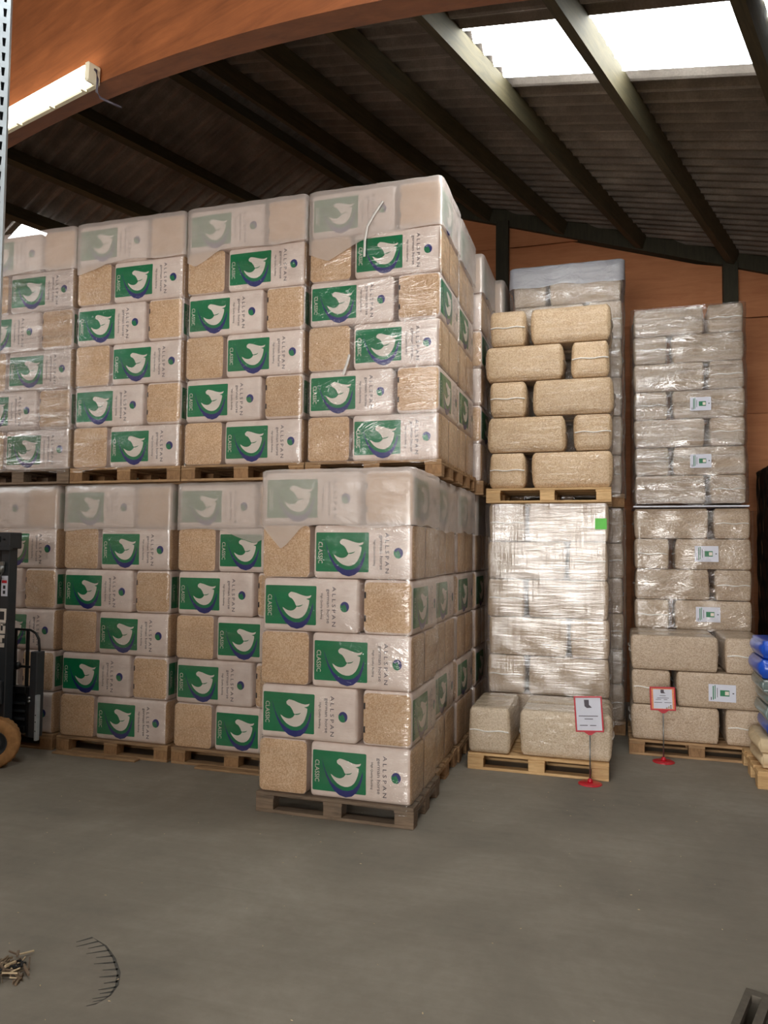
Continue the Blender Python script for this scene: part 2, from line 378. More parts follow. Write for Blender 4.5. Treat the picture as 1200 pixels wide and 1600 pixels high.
def place_sheet(o, q, p, side, dz=0.0):
    # local x -> ridge direction p, local y -> up the slope towards the ridge, local z -> roof normal
    ex = Vector((PX, PY, 0)); sgn = -1 if side > 0 else 1     # up-slope direction in q
    ey = Vector((PY * sgn * math.cos(ANG), -PX * sgn * math.cos(ANG), math.sin(ANG)))
    if side > 0: ez = ex.cross(ey)
    else: ez = ex.cross(ey)
    if ez.z < 0: ez = -ez; ex2 = -ex
    else: ex2 = ex
    org = W(q, p if ex2 == ex else p + MOD, zroof(q)) + ez * (LIFT + dz)
    # the far edge of each sheet dips a little so the lap shows as a lip
    mt = Matrix((ex2, ey, ez)).transposed().to_4x4(); mt.translation = org
    o.matrix_world = mt @ Matrix.Rotation(math.radians(0.55 if ex2 == ex else -0.55), 4, 'Y')
pcols = [4.82 + MOD * k for k in range(-16, 9)]
step = 3.02
win_n = 0
sky = {(1, 1, 4.82): 1, (-1, 1, 4.82): 1, (1, 1, 4.82 - 6 * MOD): 1, (1, 1, 4.82 - 12 * MOD): 1, (-1, 1, 4.82 - 8 * MOD): 1}  # last entry is an unseen skylight added for highlights on the leftmost upper film
for side in (1, -1):
    for r in range(4 if side > 0 else 2):
        q = QR + side * (0.12 + step * (r + 1))
        for pc in pcols:
            if W(q - side * 1.5, pc).y > WV + .6: continue
            is_sky = any(s == side and rr == r and abs(pp - pc) < .01 for (s, rr, pp) in sky)
            if is_sky and side > 0:   # the glazing ends under the next purlin, a plain sheet carries on
                win_n += 1
                o = bpy.data.objects.new('window_%d' % win_n, pane_s); C.objects.link(o); o['kind'] = 'structure'
                place_sheet(o, -.80, pc, side, 0.0)
                o = link('roofing_sheet', sheet_s, ceiling); place_sheet(o, q, pc, side, 0.012)
                continue
            if is_sky:
                win_n += 1
                o = bpy.data.objects.new('window_%d' % win_n, pane); C.objects.link(o); o['kind'] = 'structure'
            else:
                o = link('roofing_sheet', sheet, ceiling)
            place_sheet(o, q, pc, side, 0.012 * (r % 2 == 0))
def purlin(q, side, wdt=.09, dep=.17):
    ex = Vector((PX, PY, 0)); sgn = 1 if side > 0 else -1
    pe = (WV - .05 + PX * q) / PY
    es = Vector((PY * sgn * math.cos(ANG), -PX * sgn * math.cos(ANG), -math.sin(ANG)))   # down slope
    ez = ex.cross(es); ez = ez if ez.z > 0 else -ez
    vs = []
    for p in (P0 + .8, pe):
        b = W(q, p, zroof(q))
        vs += [b, b + es * wdt, b + es * wdt + ez * dep, b + ez * dep]
    # object coordinates along the beam
    mt = Matrix((ex, es, ez)).transposed().to_4x4(); mt.translation = W(q, 0, zroof(q)); inv = mt.inverted()
    me = pyd('purlin', [inv @ v for v in vs], [(0, 1, 2, 3), (7, 6, 5, 4), (0, 4, 5, 1), (1, 5, 6, 2), (2, 6, 7, 3), (3, 7, 4, 0)])
    o = link('purlin', me, ceiling, M_PURLIN); o.matrix_world = mt
for q in (-5.93, -4.93, -3.98, -3.04, -2.0, -.9, .2, 1.3, 2.4, 3.5): purlin(q, 1)
for q in (-6.2, -7.2, -8.14, -8.95, -9.95, -10.95): purlin(q, -1)

for s_ in (1, -1):
    a = [W(QR, P0, ZR + .34), W(QR + s_ * .34, P0, ZR + .34 - .11), W(QR + s_ * .34, 11.5, ZR + .34 - .11), W(QR, 11.5, ZR + .34)]
    link('ridge_cap', pyd('ridge_cap', a + [x + Vector((0, 0, .01)) for x in a], [(0, 1, 2, 3), (7, 6, 5, 4), (0, 4, 5, 1), (1, 5, 6, 2), (2, 6, 7, 3), (3, 7, 4, 0)]), ceiling, M_ROOF)
# laminated arch, lamp side towards the camera
def arch_z(q): return 5.18 - .034 * (q + 6.18) ** 2
def arch(p0, p1):
    qs = [-11.4 + .35 * i for i in range(43)]; vs = []; fs = []
    for q in qs:
        zt = zroof(q) - .005
        for (p, z) in ((p0, arch_z(q)), (p1, arch_z(q)), (p1, zt), (p0, zt)): vs.append((q, p, z))
    n = len(qs)
    for i in range(n - 1):
        a = 4 * i; b = a + 4
        for k in range(4): fs.append((a + k, a + (k + 1) % 4, b + (k + 1) % 4, b + k))
    fs += [(3, 2, 1, 0), (4 * n - 4, 4 * n - 3, 4 * n - 2, 4 * n - 1)]
    o = link('arch_beam', pyd('arch_beam', vs, fs), ceiling, M_ARCH)
    o.matrix_world = Matrix(((PY, PX, 0, 0), (-PX, PY, 0, 0), (0, 0, 1, 0), (0, 0, 0, 1)))
arch(2.84, 3.0)

# lamp on the arch
qa, qb = -6.0, -4.5; za_, zb_ = 5.20, 5.115
lamp = thing('strip_lamp', 'lit white strip lamp fixed to the orange arch beam', 'lamp', None, W(qb, 2.84, zb_))
ex = (W(qa, 0, za_) - W(qb, 0, zb_)); ll = ex.length; ex.normalize(); ey = Vector((-PX, -PY, 0)); ez = ex.cross(ey); ez = ez if ez.z > 0 else -ez
lm = Matrix((ex, ey, ez)).transposed().to_4x4(); lm.translation = W(qb, 2.838, zb_); lamp.matrix_world = lm
link('housing', box_me('housing', 0, ll, .0, .045, -.07, .07, .008), lamp, M_CREAM)
bm = bmesh.new(); prof = [(-.06, .046), (-.055, .085), (-.035, .11), (.035, .11), (.055, .085), (.06, .046)]
ra = [[bm.verts.new((x, y, z)) for (z, y) in prof] for x in (.03, ll - .03)]
for k in range(5): bm.faces.new((ra[0][k], ra[0][k + 1], ra[1][k + 1], ra[1][k]))
bm.faces.new(ra[0]); bm.faces.new(ra[1][::-1]); bm.faces.new((ra[0][5], ra[0][0], ra[1][0], ra[1][5]))
link('diffuser', bm_mesh('diffuser', bm), lamp, M_TUBE)
link('end_cap', box_me('end_cap', -.012, .03, .0, .105, -.066, .066, .012), lamp, M_CREAM)
for x in (.1, .5, .95, 1.4): link('clip', box_me('clip', x, x + .025, .03, .07, -.085, -.062, .003), lamp, M_CREAM)
cp = [(-.005, .05, .03), (-.035, .055, .01), (-.05, .05, -.05), (-.04, .045, -.13), (-.08, .04, -.18), (-.16, .02, -.225), (-.19, -.05, -.235)]
link('cable', tube_me('cable', cp, .008), lamp, M_INK)

# slotted rack upright at the left edge
def rack():
    t = thing('rack_upright', 'galvanised slotted rack upright at the left edge', 'rack', None, (-1.860, 1.885, 0), math.radians(40))
    H_ = 5.2; pitch = .049; w_ = .09
    bm = bmesh.new(); nrow = int(H_ / pitch)
    cols = [(-.012, -.034), (-.056, -.078)]
    for i in range(nrow):
        z0 = i * pitch; z1 = z0 + pitch; xs = [0, -.012, -.022, -.034, -.056, -.066, -.078, -w_]
        def v(x, z): return bm.verts.new((x, 0, z))
        bm.faces.new((v(-.045, z0), v(0, z0), v(0, z1), v(-.045, z1))) if False else None
        for (xa, xb, hx0, hx1) in ((0, -.045, -.010, -.021), (-.045, -w_, -.068, -.079)):
            o = [v(xa, z0), v(xb, z0), v(xb, z1), v(xa, z1)]
            dt = .001; hb, ht = z0 + .011, z0 + .039
            h = [v(hx0 - .002, hb), v(hx1 + .002, hb), v(hx1, ht), v(hx0, ht)]
            for k in range(4): bm.faces.new((o[k], o[(k + 1) % 4], h[(k + 1) % 4], h[k]))
    bmesh.ops.remove_doubles(bm, verts=bm.verts, dist=.0002)
    link('front_web', bm_mesh('front_web', bm), t, M_GALV)
    link('side_flange', box_me('side_flange', -.003, 0, .001, .07, 0, H_), t, M_GALV)
    link('side_flange', box_me('side_flange2', -w_, -w_ + .003, .001, .07, 0, H_), t, M_GALV)
    link('slot_shade', box_me('slot_shade', -w_ + .005, -.005, .068, .071, 0, H_), t, M_DARK)  # dark sheet standing in for the shade inside the channel, behind the slots
    link('foot_plate', box_me('foot_plate', -w_ - .03, .03, -.03, .1, 0, .006, .001), t, M_GALV)
rack()

# ================================================================ pallets
def grain_box(name, lx, ly, lz): return box_me(name, -lx / 2, lx / 2, -ly / 2, ly / 2, 0, lz, .003)
PM = {}
for tag_, wm, wb in (('a', M_PAL, M_BLOCK), ('g', M_PALG, M_PALG), ('n', M_PALN, M_PALN)):
    d = {}
    for nm, s in (('deck_wide', (1.2, .145, .022)), ('deck_slim', (1.2, .1, .022)), ('stringer', (.145, .8, .022)), ('stringer_slim', (.1, .8, .022)), ('bottom', (1.2, .1, .022)), ('bottom_wide', (1.2, .145, .022))):
        d[nm] = grain_box(nm, *s); d[nm].materials.append(wm)
    d['block'] = grain_box('block', .14, .11, .078); d['block'].materials.append(wb)
    d['block_mid'] = grain_box('block_mid', .14, .14, .078); d['block_mid'].materials.append(wb)
    PM[tag_] = d
def pallet(u, v, z, label, kind='a', group='wooden pallets under the stacks'):
    """u, v: left front corner of the 1.2 x 0.8 pallet"""
    t = thing('pallet', label, 'pallet', group, (u + .6, v + .4, z)); d = PM[kind]
    for y, k in ((-.3275, 'deck_wide'), (-.165, 'deck_slim'), (0, 'deck_wide'), (.165, 'deck_slim'), (.3275, 'deck_wide')):
        link('deck_board', d[k], t, loc=(random.uniform(-.003, .003), y, .122))
    for x in (-.5275, 0, .5275): link('stringer_board', d['stringer'], t, loc=(x, 0, .1))
    for x in (-.53, 0, .53):
        for y in (-.345, 0, .345): link('block', d['block_mid' if y == 0 else 'block'], t, loc=(x, y, .022))
    for y, k in ((-.35, 'bottom'), (0, 'bottom_wide'), (.35, 'bottom')): link('bottom_board', d[k], t, loc=(0, y, 0))
    return t

# ================================================================ bales
def grid_coords(h, r, n):
    g = [-h, -h + r * .25, -h + r * .55, -h + r]
    inner = [-h + r + (2 * h - 2 * r) * (i + 1) / (n + 1) for i in range(n)]
    g = g + inner + [h - r, h - r * .55, h - r * .25, h]
    return g
def vnoise(x, y, z, s):
    return (math.sin(x * 9.1 + s) * math.sin(z * 11.3 + s * 2.1) + math.sin(x * 17 + z * 13 + s * 3.3) * .5 + math.sin(y * 12.7 + x * 5 + s * 1.7) * .5) / 2
def bale_pos(p, hx, hy, hz, r, b, seed, nz):
    inner = [max(-h + r, min(h - r, c)) for c, h in zip(p, (hx, hy, hz))]
    d = Vector(p) - Vector(inner); q = Vector(inner)
    if d.length > 1e-9: q = q + d.normalized() * r if sum(1 for c in d if abs(c) > 1e-9) > 1 else q + d
    fx, fy, fz = [max(0, 1 - (c / h) ** 2) for c, h in zip(p, (hx, hy, hz))]
    n = d.normalized() if d.length > 1e-9 else Vector((0, 0, 0))
    q.x += n.x * b * (fy * fz - 1) ; q.y += n.y * b * (fx * fz - 1)
    dn = vnoise(q.x, q.y, q.z, seed) * nz
    q += n * (dn - nz) * (1 if abs(n.z) < .9 else .3)
    return q
def bale_mesh(name, Lx, Wy, Hz, r, b, seed, nz, n=(7, 4, 4)):
    """sizes are the outer limits, bulge included"""
    hx, hy, hz = Lx / 2, Wy / 2, Hz / 2
    G = [grid_coords(h, r, k) for h, k in zip((hx, hy, hz), n)]
    bm = bmesh.new(); cache = {}
    def V(i, j, k):
        if (i, j, k) not in cache:
            cache[(i, j, k)] = bm.verts.new(bale_pos((G[0][i], G[1][j], G[2][k]), hx, hy, hz, r, b, seed, nz) + Vector((0, 0, hz)))
        return cache[(i, j, k)]
    a, c, e = len(G[0]) - 1, len(G[1]) - 1, len(G[2]) - 1
    for j in range(c):
        for k in range(e):
            bm.faces.new((V(0, j, k), V(0, j, k + 1), V(0, j + 1, k + 1), V(0, j + 1, k))); bm.faces.new((V(a, j, k), V(a, j + 1, k), V(a, j + 1, k + 1), V(a, j, k + 1)))
    for i in range(a):
        for k in range(e):
            bm.faces.new((V(i, 0, k), V(i + 1, 0, k), V(i + 1, 0, k + 1), V(i, 0, k + 1))); bm.faces.new((V(i, c, k), V(i, c, k + 1), V(i + 1, c, k + 1), V(i + 1, c, k)))
    for i in range(a):
        for j in range(c):
            bm.faces.new((V(i, j, 0), V(i, j + 1, 0), V(i + 1, j + 1, 0), V(i + 1, j, 0))); bm.faces.new((V(i, j, e), V(i + 1, j, e), V(i + 1, j + 1, e), V(i, j + 1, e)))
    return bm_mesh(name, bm, True)

BL, BW, BH = .775, .385, .388      # printed bale
BR, BB, NZ = .036, .010, .0015
def surf_y(x, z, off, hx=BL / 2, hy=BW / 2, hz=BH / 2):
    q = bale_pos((x, -hy, z - hz), hx, hy, hz, BR, BB, 1.0, NZ); return q.y - off
def surf_x(y, z, side, off, hx=BL / 2, hy=BW / 2, hz=BH / 2):
    q = bale_pos((side * hx, y, z - hz), hx, hy, hz, BR, BB, 1.0, NZ); return q.x + side * off
def slice_bm(bm, axis, vals):
    for c in vals:
        co = [0, 0, 0]; co[axis] = c; no = [0, 0, 0]; no[axis] = 1
        bmesh.ops.bisect_plane(bm, geom=bm.verts[:] + bm.edges[:] + bm.faces[:], plane_co=co, plane_no=no)
SX = [-BL / 2 + BL * i / 14 for i in range(1, 14)]; SZ = sorted([BH * i / 8 for i in range(1, 8)] + [c + BH / 2 for c in grid_coords(BH / 2, BR, 4)[1:-1]])
def fx_(f): return -BL / 2 + f * BL
def fz_(f): return BH * (1 - f)
def decal(name, polys, off, m, mats=None):
    """flat print laid on the long face; polys in face fractions (x from left, y from top)"""
    bm = bmesh.new()
    for k, poly in enumerate(polys):
        vs = [bm.verts.new((fx_(a), 0, fz_(b))) for a, b in poly]
        for tri in tessellate_polygon([[Vector((a, b, 0)) for a, b in poly]]):
            try: bm.faces.new([vs[t] for t in tri])
            except ValueError: pass
    slice_bm(bm, 0, SX); slice_bm(bm, 2, SZ)
    for v in bm.verts: v.co.y = surf_y(v.co.x, v.co.z, off)
    bmesh.ops.recalc_face_normals(bm, faces=bm.faces)
    me = bpy.data.meshes.new(name); bm.to_mesh(me); bm.free()
    for mm in (m if isinstance(m, list) else [m]): me.materials.append(mm)
    return me
def lp(pts):  # traced print outline -> face fractions
    return [(.04 + (x - 55) / 650 * .527, .14 + (y - 118) / 467 * .735) for x, y in pts]
def rrect(x0, x1, y0, y1, rx, ry, n=4):
    o = []
    for (cx, cy, a0) in ((x1 - rx, y0 + ry, -90), (x1 - rx, y1 - ry, 0), (x0 + rx, y1 - ry, 90), (x0 + rx, y0 + ry, 180)):
        for k in range(n + 1):
            a = math.radians(a0 + 90 * k / n); o.append((cx + rx * math.cos(a), cy + ry * math.sin(a)))
    return o
D_PANEL = decal('green_panel', [rrect(.04, .567, .14, .875, .012, .024)], .0012, M_GREEN)
horse = [(372, 203), (388, 194), (412, 196), (455, 206), (500, 222), (550, 236), (590, 242), (620, 237), (645, 228), (640, 245), (628, 260), (605, 268), (580, 274), (620, 288), (619, 325), (608, 370), (592, 415), (568, 458), (532, 492), (492, 510), (450, 513), (402, 502), (358, 478), (322, 445), (296, 412), (280, 380), (296, 388), (320, 404), (350, 416), (385, 421), (415, 415), (440, 400), (456, 380), (466, 366), (448, 348), (438, 322), (420, 295), (400, 272), (375, 262), (357, 246), (354, 222)]
D_HORSE = decal('horse_emblem', [lp(horse)], .0028, M_PW)
D_NOTCH = decal('jaw_line', [lp([(466, 360), (495, 356), (520, 350), (540, 340), (534, 352), (515, 364), (492, 370), (470, 372)])], .0034, M_GREEN)
cres = [(165, 210), (178, 262), (198, 330), (230, 420), (270, 498), (320, 568), (385, 618), (460, 638), (535, 618), (590, 572), (630, 505), (655, 430), (668, 365), (668, 318), (655, 358), (636, 418), (602, 485), (552, 535), (492, 558), (425, 558), (355, 530), (292, 478), (243, 405), (208, 330), (184, 262)]
D_CRES = decal('crescent', [lp(cres)], .0020, M_NAVY)
def ball():
    pts = [(.8505 + .044 * math.cos(a), .515 + .098 * math.sin(a)) for a in [2 * math.pi * k / 20 for k in range(20)]]
    g = [(.808, .47), (.83, .50), (.845, .46), (.862, .50), (.872, .56), (.868, .605)] + [(.8505 + .044 * math.cos(a), .515 + .098 * math.sin(a)) for a in [math.radians(d) for d in (75, 95, 115, 135, 155, 175, 195)]]
    return decal('ball_mark', [pts], .0012, M_NAVY), decal('ball_leaf', [g], .0022, M_GREEN)
D_BALL, D_LEAF = ball()
def text_bm(s, spacing=1.0):
    cu = bpy.data.curves.new('t', 'FONT'); cu.body = s; cu.resolution_u = 2; cu.space_character = spacing; cu.fill_mode = 'FRONT'
    o = bpy.data.objects.new('t', cu); C.objects.link(o); bpy.context.view_layer.update()
    me = bpy.data.meshes.new_from_object(o.evaluated_get(bpy.context.evaluated_depsgraph_get()))
    bpy.data.objects.remove(o); bm = bmesh.new(); bm.from_mesh(me); bpy.data.meshes.remove(me); return bm
def lettering(name, s, x0, x1, y0, y1, m, off=.0022, spacing=1.0, bold=0):
    """runs down the face, letters turned clockwise"""
    bm = text_bm(s, spacing); xs = [v.co.x for v in bm.verts]; ys = [v.co.y for v in bm.verts]
    ax, bx, ay, by = min(xs), max(xs), min(ys), max(ys)
    for v in bm.verts:
        a = (v.co.x - ax) / (bx - ax); b = (v.co.y - ay) / (by - ay)
        X = fx_(x0 + (x1 - x0) * b); Z = fz_(y0 + (y1 - y0) * a); v.co = Vector((X, surf_y(X, Z, off), Z))
    bmesh.ops.recalc_face_normals(bm, faces=bm.faces)
    me = bpy.data.meshes.new(name); bm.to_mesh(me); bm.free(); me.materials.append(m); return me
D_T1 = lettering('classic', 'CLASSIC', .064, .108, .32, .72, M_PW)
D_T2 = lettering('quality', 'High Quality Bedding', .608, .634, .275, .755, M_BLACK, .0012)
D_T3 = lettering('german', 'german horse', .664, .706, .19, .83, M_INK, .0012)
D_T4 = lettering('allspan', 'ALLSPAN', .726, .762, .145, .885, M_INK, .0012, 1.5)
def end_patch(name, side, inset, m, off=.0012, zr=None, yr=None):
    bm = bmesh.new(); hy = BW / 2 - inset; pts = rrect(-hy, hy, inset, BH - inset, .035, .035) if yr is None else [(yr[0], zr[0]), (yr[1], zr[0]), (yr[1], zr[1]), (yr[0], zr[1])]
    bm.faces.new([bm.verts.new((0, a, b)) for a, b in pts]); bmesh.ops.triangulate(bm, faces=bm.faces[:])
    slice_bm(bm, 1, sorted([-hy + 2 * hy * i / 8 for i in range(1, 8)] + grid_coords(BW / 2, BR, 4)[1:-1])); slice_bm(bm, 2, SZ)
    for v in bm.verts: v.co.x = surf_x(v.co.y, v.co.z, side, off)
    bmesh.ops.recalc_face_normals(bm, faces=bm.faces)
    me = bpy.data.meshes.new(name); bm.to_mesh(me); bm.free(); me.materials.append(m)
    for p in me.polygons: p.use_smooth = True
    return me
# left end (tan window framed in white, two black marks), right end (tan to the corners)
D_ENDL = end_patch('shavings_end', -1, .018, M_TAN, .0022); D_ENDR = end_patch('shavings_end', 1, .006, M_TAN, .0022)
D_MK1 = end_patch('black_mark', -1, 0, M_BLACK, .0032, (.255, .30), (.160, .174)); D_MK2 = end_patch('black_mark', -1, 0, M_BLACK, .0032, (.09, .135), (.160, .174))
# two outlines of the bag for variety share the printed face
BAG = [bale_mesh('bag', BL, BW, BH, BR, BB, 1.0, NZ)]
for b_ in BAG: b_.materials.append(M_WHITE)
def printed_bale(x, y, z, rot, label, group, show_front=True, show_left=True, show_right=True):
    """x, y: centre of the bale's footprint"""
    t = thing('shavings_bale', label, 'bale', group, (x + random.uniform(-.002, .002), y + random.uniform(-.003, .003), z), rot + math.radians(random.uniform(-.25, .25)))
    link('bag', BAG[0], t)
    if show_front:
        link('green_panel', D_PANEL, t); link('horse_emblem', D_HORSE, t); link('horse_emblem', D_NOTCH, t); link('crescent', D_CRES, t)
        link('ball_emblem', D_BALL, t); link('ball_emblem', D_LEAF, t)
        for d in (D_T1, D_T2, D_T3, D_T4): link('lettering', d, t)
    if show_left:
        link('shavings_end', D_ENDL, t)
        link('black_mark', D_MK1, t); link('black_mark', D_MK2, t)
    if show_right: link('shavings_end', D_ENDR, t)
    return t
LAYER = ['bottom', 'second', 'third', 'fourth', 'fifth', 'sixth', 'top']
def lname(i, n): return 'top' if i == n - 1 else LAYER[i]
LH = .392
def perim(w_, d_, r, step=.03):
    """rounded rectangle outline, starts at front left, runs along the front"""
    pts = []
    def seg(a, b):
        L_ = math.dist(a, b); n = max(1, int(L_ / step))
        for i in range(n): pts.append((a[0] + (b[0] - a[0]) * i / n, a[1] + (b[1] - a[1]) * i / n))
    def arc(cx, cy, a0):
        for i in range(4): a = math.radians(a0 + 90 * i / 4); pts.append((cx + r * math.cos(a), cy + r * math.sin(a)))
    seg((r, 0), (w_ - r, 0)); arc(w_ - r, r, -90); seg((w_, r), (w_, d_ - r)); arc(w_ - r, d_ - r, 0)
    seg((w_ - r, d_), (r, d_)); arc(r, d_ - r, 90); seg((0, d_ - r), (0, r)); arc(r, r, 180)
    return pts
def film_mesh(name, w_, d_, z0, z1, layers, off, seed, m, edge=None, lid=False, dz=.065, r=.05, rag=.02, jig=.003):
    rnd = random.Random(seed); pts = perim(w_ + 2 * off, d_ + 2 * off, r); n = len(pts)
    nz = max(3, int((z1 - z0) / dz)); vs = []; fs = []
    ph = [rnd.uniform(0, 6) for _ in range(6)]
    cx, cy = w_ / 2 + off, d_ / 2 + off
    for j in range(nz + 1):
        for i, (x, y) in enumerate(pts):
            zb = z0 + (edge(x, y) if edge else rag * math.sin(i * .35 + ph[0]) * math.sin(i * .11 + ph[1]))
            z = zb + (z1 - zb) * j / nz
            k = 0.0
            for lz in layers: k = max(k, math.exp(-((z - lz) / .018) ** 2))
            o = -k * .006 + jig * math.sin(i * .5 + z * 7 + ph[2]) * math.sin(z * 13 + ph[3])
            dx, dy = x - cx, y - cy; l = math.hypot(dx, dy); s = 1 + o / l
            vs.append((cx + dx * s - off, cy + dy * s - off, z))
    for j in range(nz):
        for i in range(n): fs.append((j * n + i, j * n + (i + 1) % n, (j + 1) * n + (i + 1) % n, (j + 1) * n + i))
    if lid:
        a = nz * n; b = len(vs)
        for k, (s, hz_) in enumerate(((.975, .014), (.9, .02), (.6, .022))):
            for i, (x, y) in enumerate(pts):
                vs.append((cx + (x - cx) * s - off, cy + (y - cy) * s - off, z1 + hz_ + .002 * math.sin(i * .7)))
            c = b + k * n
            for i in range(n): fs.append((a + i, a + (i + 1) % n, c + (i + 1) % n, c + i))
            a = c
        fs.append(tuple(a + i for i in range(n)))
    me = pyd(name, vs, fs, True); me.materials.append(m); return me

class_n = 0
def stack_printed(u, v, z, where, kind='a', rear=False, front=True, side_only=False, film=True, cap=True, seed=1, capdip=None, capm=None, n=6, pal_label=None, palg=None, film_m=None):
    """18 bales: layers alternate between end-bale-left and end-bale-right"""
    pallet(u, v, z, pal_label or 'wooden pallet under the %s' % where, kind)
    zb = z + .144 + .002
    G_ = 'printed shavings bales, %s' % where
    for i in range(n):
        zz = zb + i * LH; ln = lname(i, n)
        if i % 2 == 0:    # end bale at the left
            if not side_only:
                printed_bale(u + .01 + BW / 2, v + .4, zz, -math.pi / 2, 'shavings bale, plain tan end out, %s layer, %s' % (ln, where), G_, show_front=False, show_left=False)
                printed_bale(u + .41 + BL / 2, v + .01 + BW / 2, zz, 0, 'printed shavings bale, long side out, %s layer, %s' % (ln, where), G_, show_left=False)
            else:
                printed_bale(u + .41 + BL / 2, v + .01 + BW / 2, zz, 0, 'nearer bale of two showing tan ends, %s layer, %s' % (ln, where), G_, show_front=False, show_left=False)
            if rear: printed_bale(u + .41 + BL / 2, v + .405 + BW / 2, zz, 0, 'rear bale of two showing tan ends, %s layer, %s' % (ln, where), G_, show_front=False, show_left=False)
        else:
            if not side_only:
                printed_bale(u + .01 + BL / 2, v + .01 + BW / 2, zz, 0, 'printed shavings bale, long side out, %s layer, %s' % (ln, where), G_, show_left=False, show_right=False)
            printed_bale(u + .80 + BW / 2, v + .4, zz, math.pi / 2, 'shavings bale, tan end with black marks, %s layer, %s' % (ln, where), G_, show_front=rear or True, show_right=False)
    zt = zb + n * LH
    if film:
        layers = [zb + i * LH for i in range(1, n)]
        o = thing('stretch_film', 'clear stretch film wrapped around the %s' % where, 'film', 'clear stretch film around printed stacks', (u + .008, v + .006, 0),
                  me=film_mesh('stretch_film', 1.179, .785, z + (.07 if kind == 'g' and z == 0 else .12), zt - LH + .03 if cap else zt - .01, layers, .009, seed, film_m or M_FILM))
    if cap:
        def edge(x, y):
            e = .012 * math.sin(x * 9 + seed) + .01 * math.sin(y * 14 + seed)
            if capdip and y < .3:
                for (dx, wd, dd) in capdip: e -= max(0, dd * (1 - abs(x - dx) / wd))
            return e
        thing('top_foil', 'milky foil hood over the top of the %s' % where, 'foil', 'milky foil hoods on printed stacks', (u + .008, v + .006, 0),
              me=film_mesh('top_foil', 1.179, .785, zt - LH - .015, zt + .0, [], .0125, seed + 50, capm or M_CAP, edge=edge, lid=True, dz=.1))
    return zt

ROWV = 5.95
zt = stack_printed(-2.52, 5.09, 0, 'lone front stack', 'g', rear=True, seed=3, capdip=[(.18, .16, .16)])
lowu = [-6.28, -5.03, -3.79, -2.555]; lown = ['leftmost lower stack by the forklift', 'second lower stack from left', 'third lower stack from left', 'lower stack behind the lone stack']
for i in range(4):
    ztl = stack_printed(lowu[i], ROWV, 0, lown[i], 'a', rear=(i == 3), seed=10 + i, capdip=[[(.3, .3, .1)], None, [(.8, .3, .12)], None][i])
upu = [-6.155, -4.945, -3.735, -2.525]; upn = ['leftmost upper stack', 'second upper stack from left', 'third upper stack from left', 'tall right upper corner stack']
ZU = ztl + .026
for i in range(4):
    ztu = stack_printed(upu[i], ROWV - .03, ZU, upn[i], 'a' if i != 0 else 'g', rear=(i == 3), seed=20 + i, capdip=[None, [(.05, .3, .1)], [(.1, .25, .12)], [(.2, .45, .2)]][i], film_m=M_FILM_C if i == 0 else None)
# stacks hidden behind the corner stack; only their right sides show
backs = [(-2.54, 6.80, -2.53, 6.74, 'second'), (-2.52, 7.63, -2.46, 7.58, 'third'), (-2.47, 8.46, -2.36, 8.40, 'fourth')]
for k, (ua, va, ub, vb, nm) in enumerate(backs):
    stack_printed(ua, va, 0, '%s lower stack back along the aisle' % nm, 'a', rear=True, side_only=True, seed=30 + k)
    stack_printed(ub, vb, ZU - .03 * (k > 0), '%s upper stack back along the aisle' % nm, 'a', rear=True, side_only=True, seed=40 + k, n=6)

# film strands hanging on the wrapped stacks
def strand(name, label, pts, wdt, v):
    vs = []; fs = []
    for i, (x, z) in enumerate(pts):
        a = pts[max(0, i - 1)]; b = pts[min(len(pts) - 1, i + 1)]; t = Vector((b[0] - a[0], b[1] - a[1])).normalized(); nx, nz_ = -t.y, t.x
        for s, dy in ((-1, 0), (1, 0), (1, -.004), (-1, -.004)): vs.append((x + nx * s * wdt / 2, v + dy, z + nz_ * s * wdt / 2))
    for i in range(len(pts) - 1):
        for k in range(4): fs.append((4 * i + k, 4 * i + (k + 1) % 4, 4 * i + 4 + (k + 1) % 4, 4 * i + 4 + k))
    me = pyd(name, vs, fs, True)
    return thing(name, label, 'film', None, me=me, m=M_TAIL)
strand('film_tail', 'loose white film tail curling down the tall corner stack', [(-1.84, 4.86), (-1.92, 4.75), (-1.975, 4.66), (-1.995, 4.55), (-2.0, 4.40)], .02, ROWV - .055)
strand('film_tail', 'short white film end on the middle of the corner stack', [(-2.12, 3.57), (-2.14, 3.50), (-2.175, 3.40)], .022, ROWV - .055)

# ================================================================ clear-bagged bales
def pillow(name, Lx, Wy, Hz, m, seed, r=.06, b=.02):
    me = bale_mesh(name, Lx, Wy, Hz, r, b, seed, .006, (7, 4, 4)); me.materials.append(m); return me
def seam_me(Lx, Wy, Hz, b=.02, side=1):
    vs = []; fs = []; hy = Wy / 2 - .03; n = 8
    for i in range(n + 1):
        y = -hy + 2 * hy * i / n; x = side * (Lx / 2 - b * (1 - max(0, 1 - (y / (Wy / 2)) ** 2)) - .006)
        z = Hz * .5 + .006 * math.sin(i * 1.3)
        for dz_, dx in ((-.006, 0), (-.004, side * .012), (.004, side * .012), (.006, 0)): vs.append((x + dx, y, z + dz_))
    for i in range(n):
        for k in range(3): fs.append((4 * i + k, 4 * i + k + 1, 4 * i + k + 5, 4 * i + k + 4))
    me = pyd('film_seam', vs, fs, True); me.materials.append(M_TAIL); return me
def clear_set(Lx, Wy, Hz, m, tag_, rb=(.038, .012)):
    return dict(L=Lx, W=Wy, H=Hz, bodies=[pillow('clear_bag', Lx, Wy, Hz, m, s, rb[0], rb[1]) for s in (2.0, 4.5, 7.7)], seams=[seam_me(Lx, Wy, Hz, side=1), seam_me(Lx, Wy, Hz, side=-1)])
cnt = 0
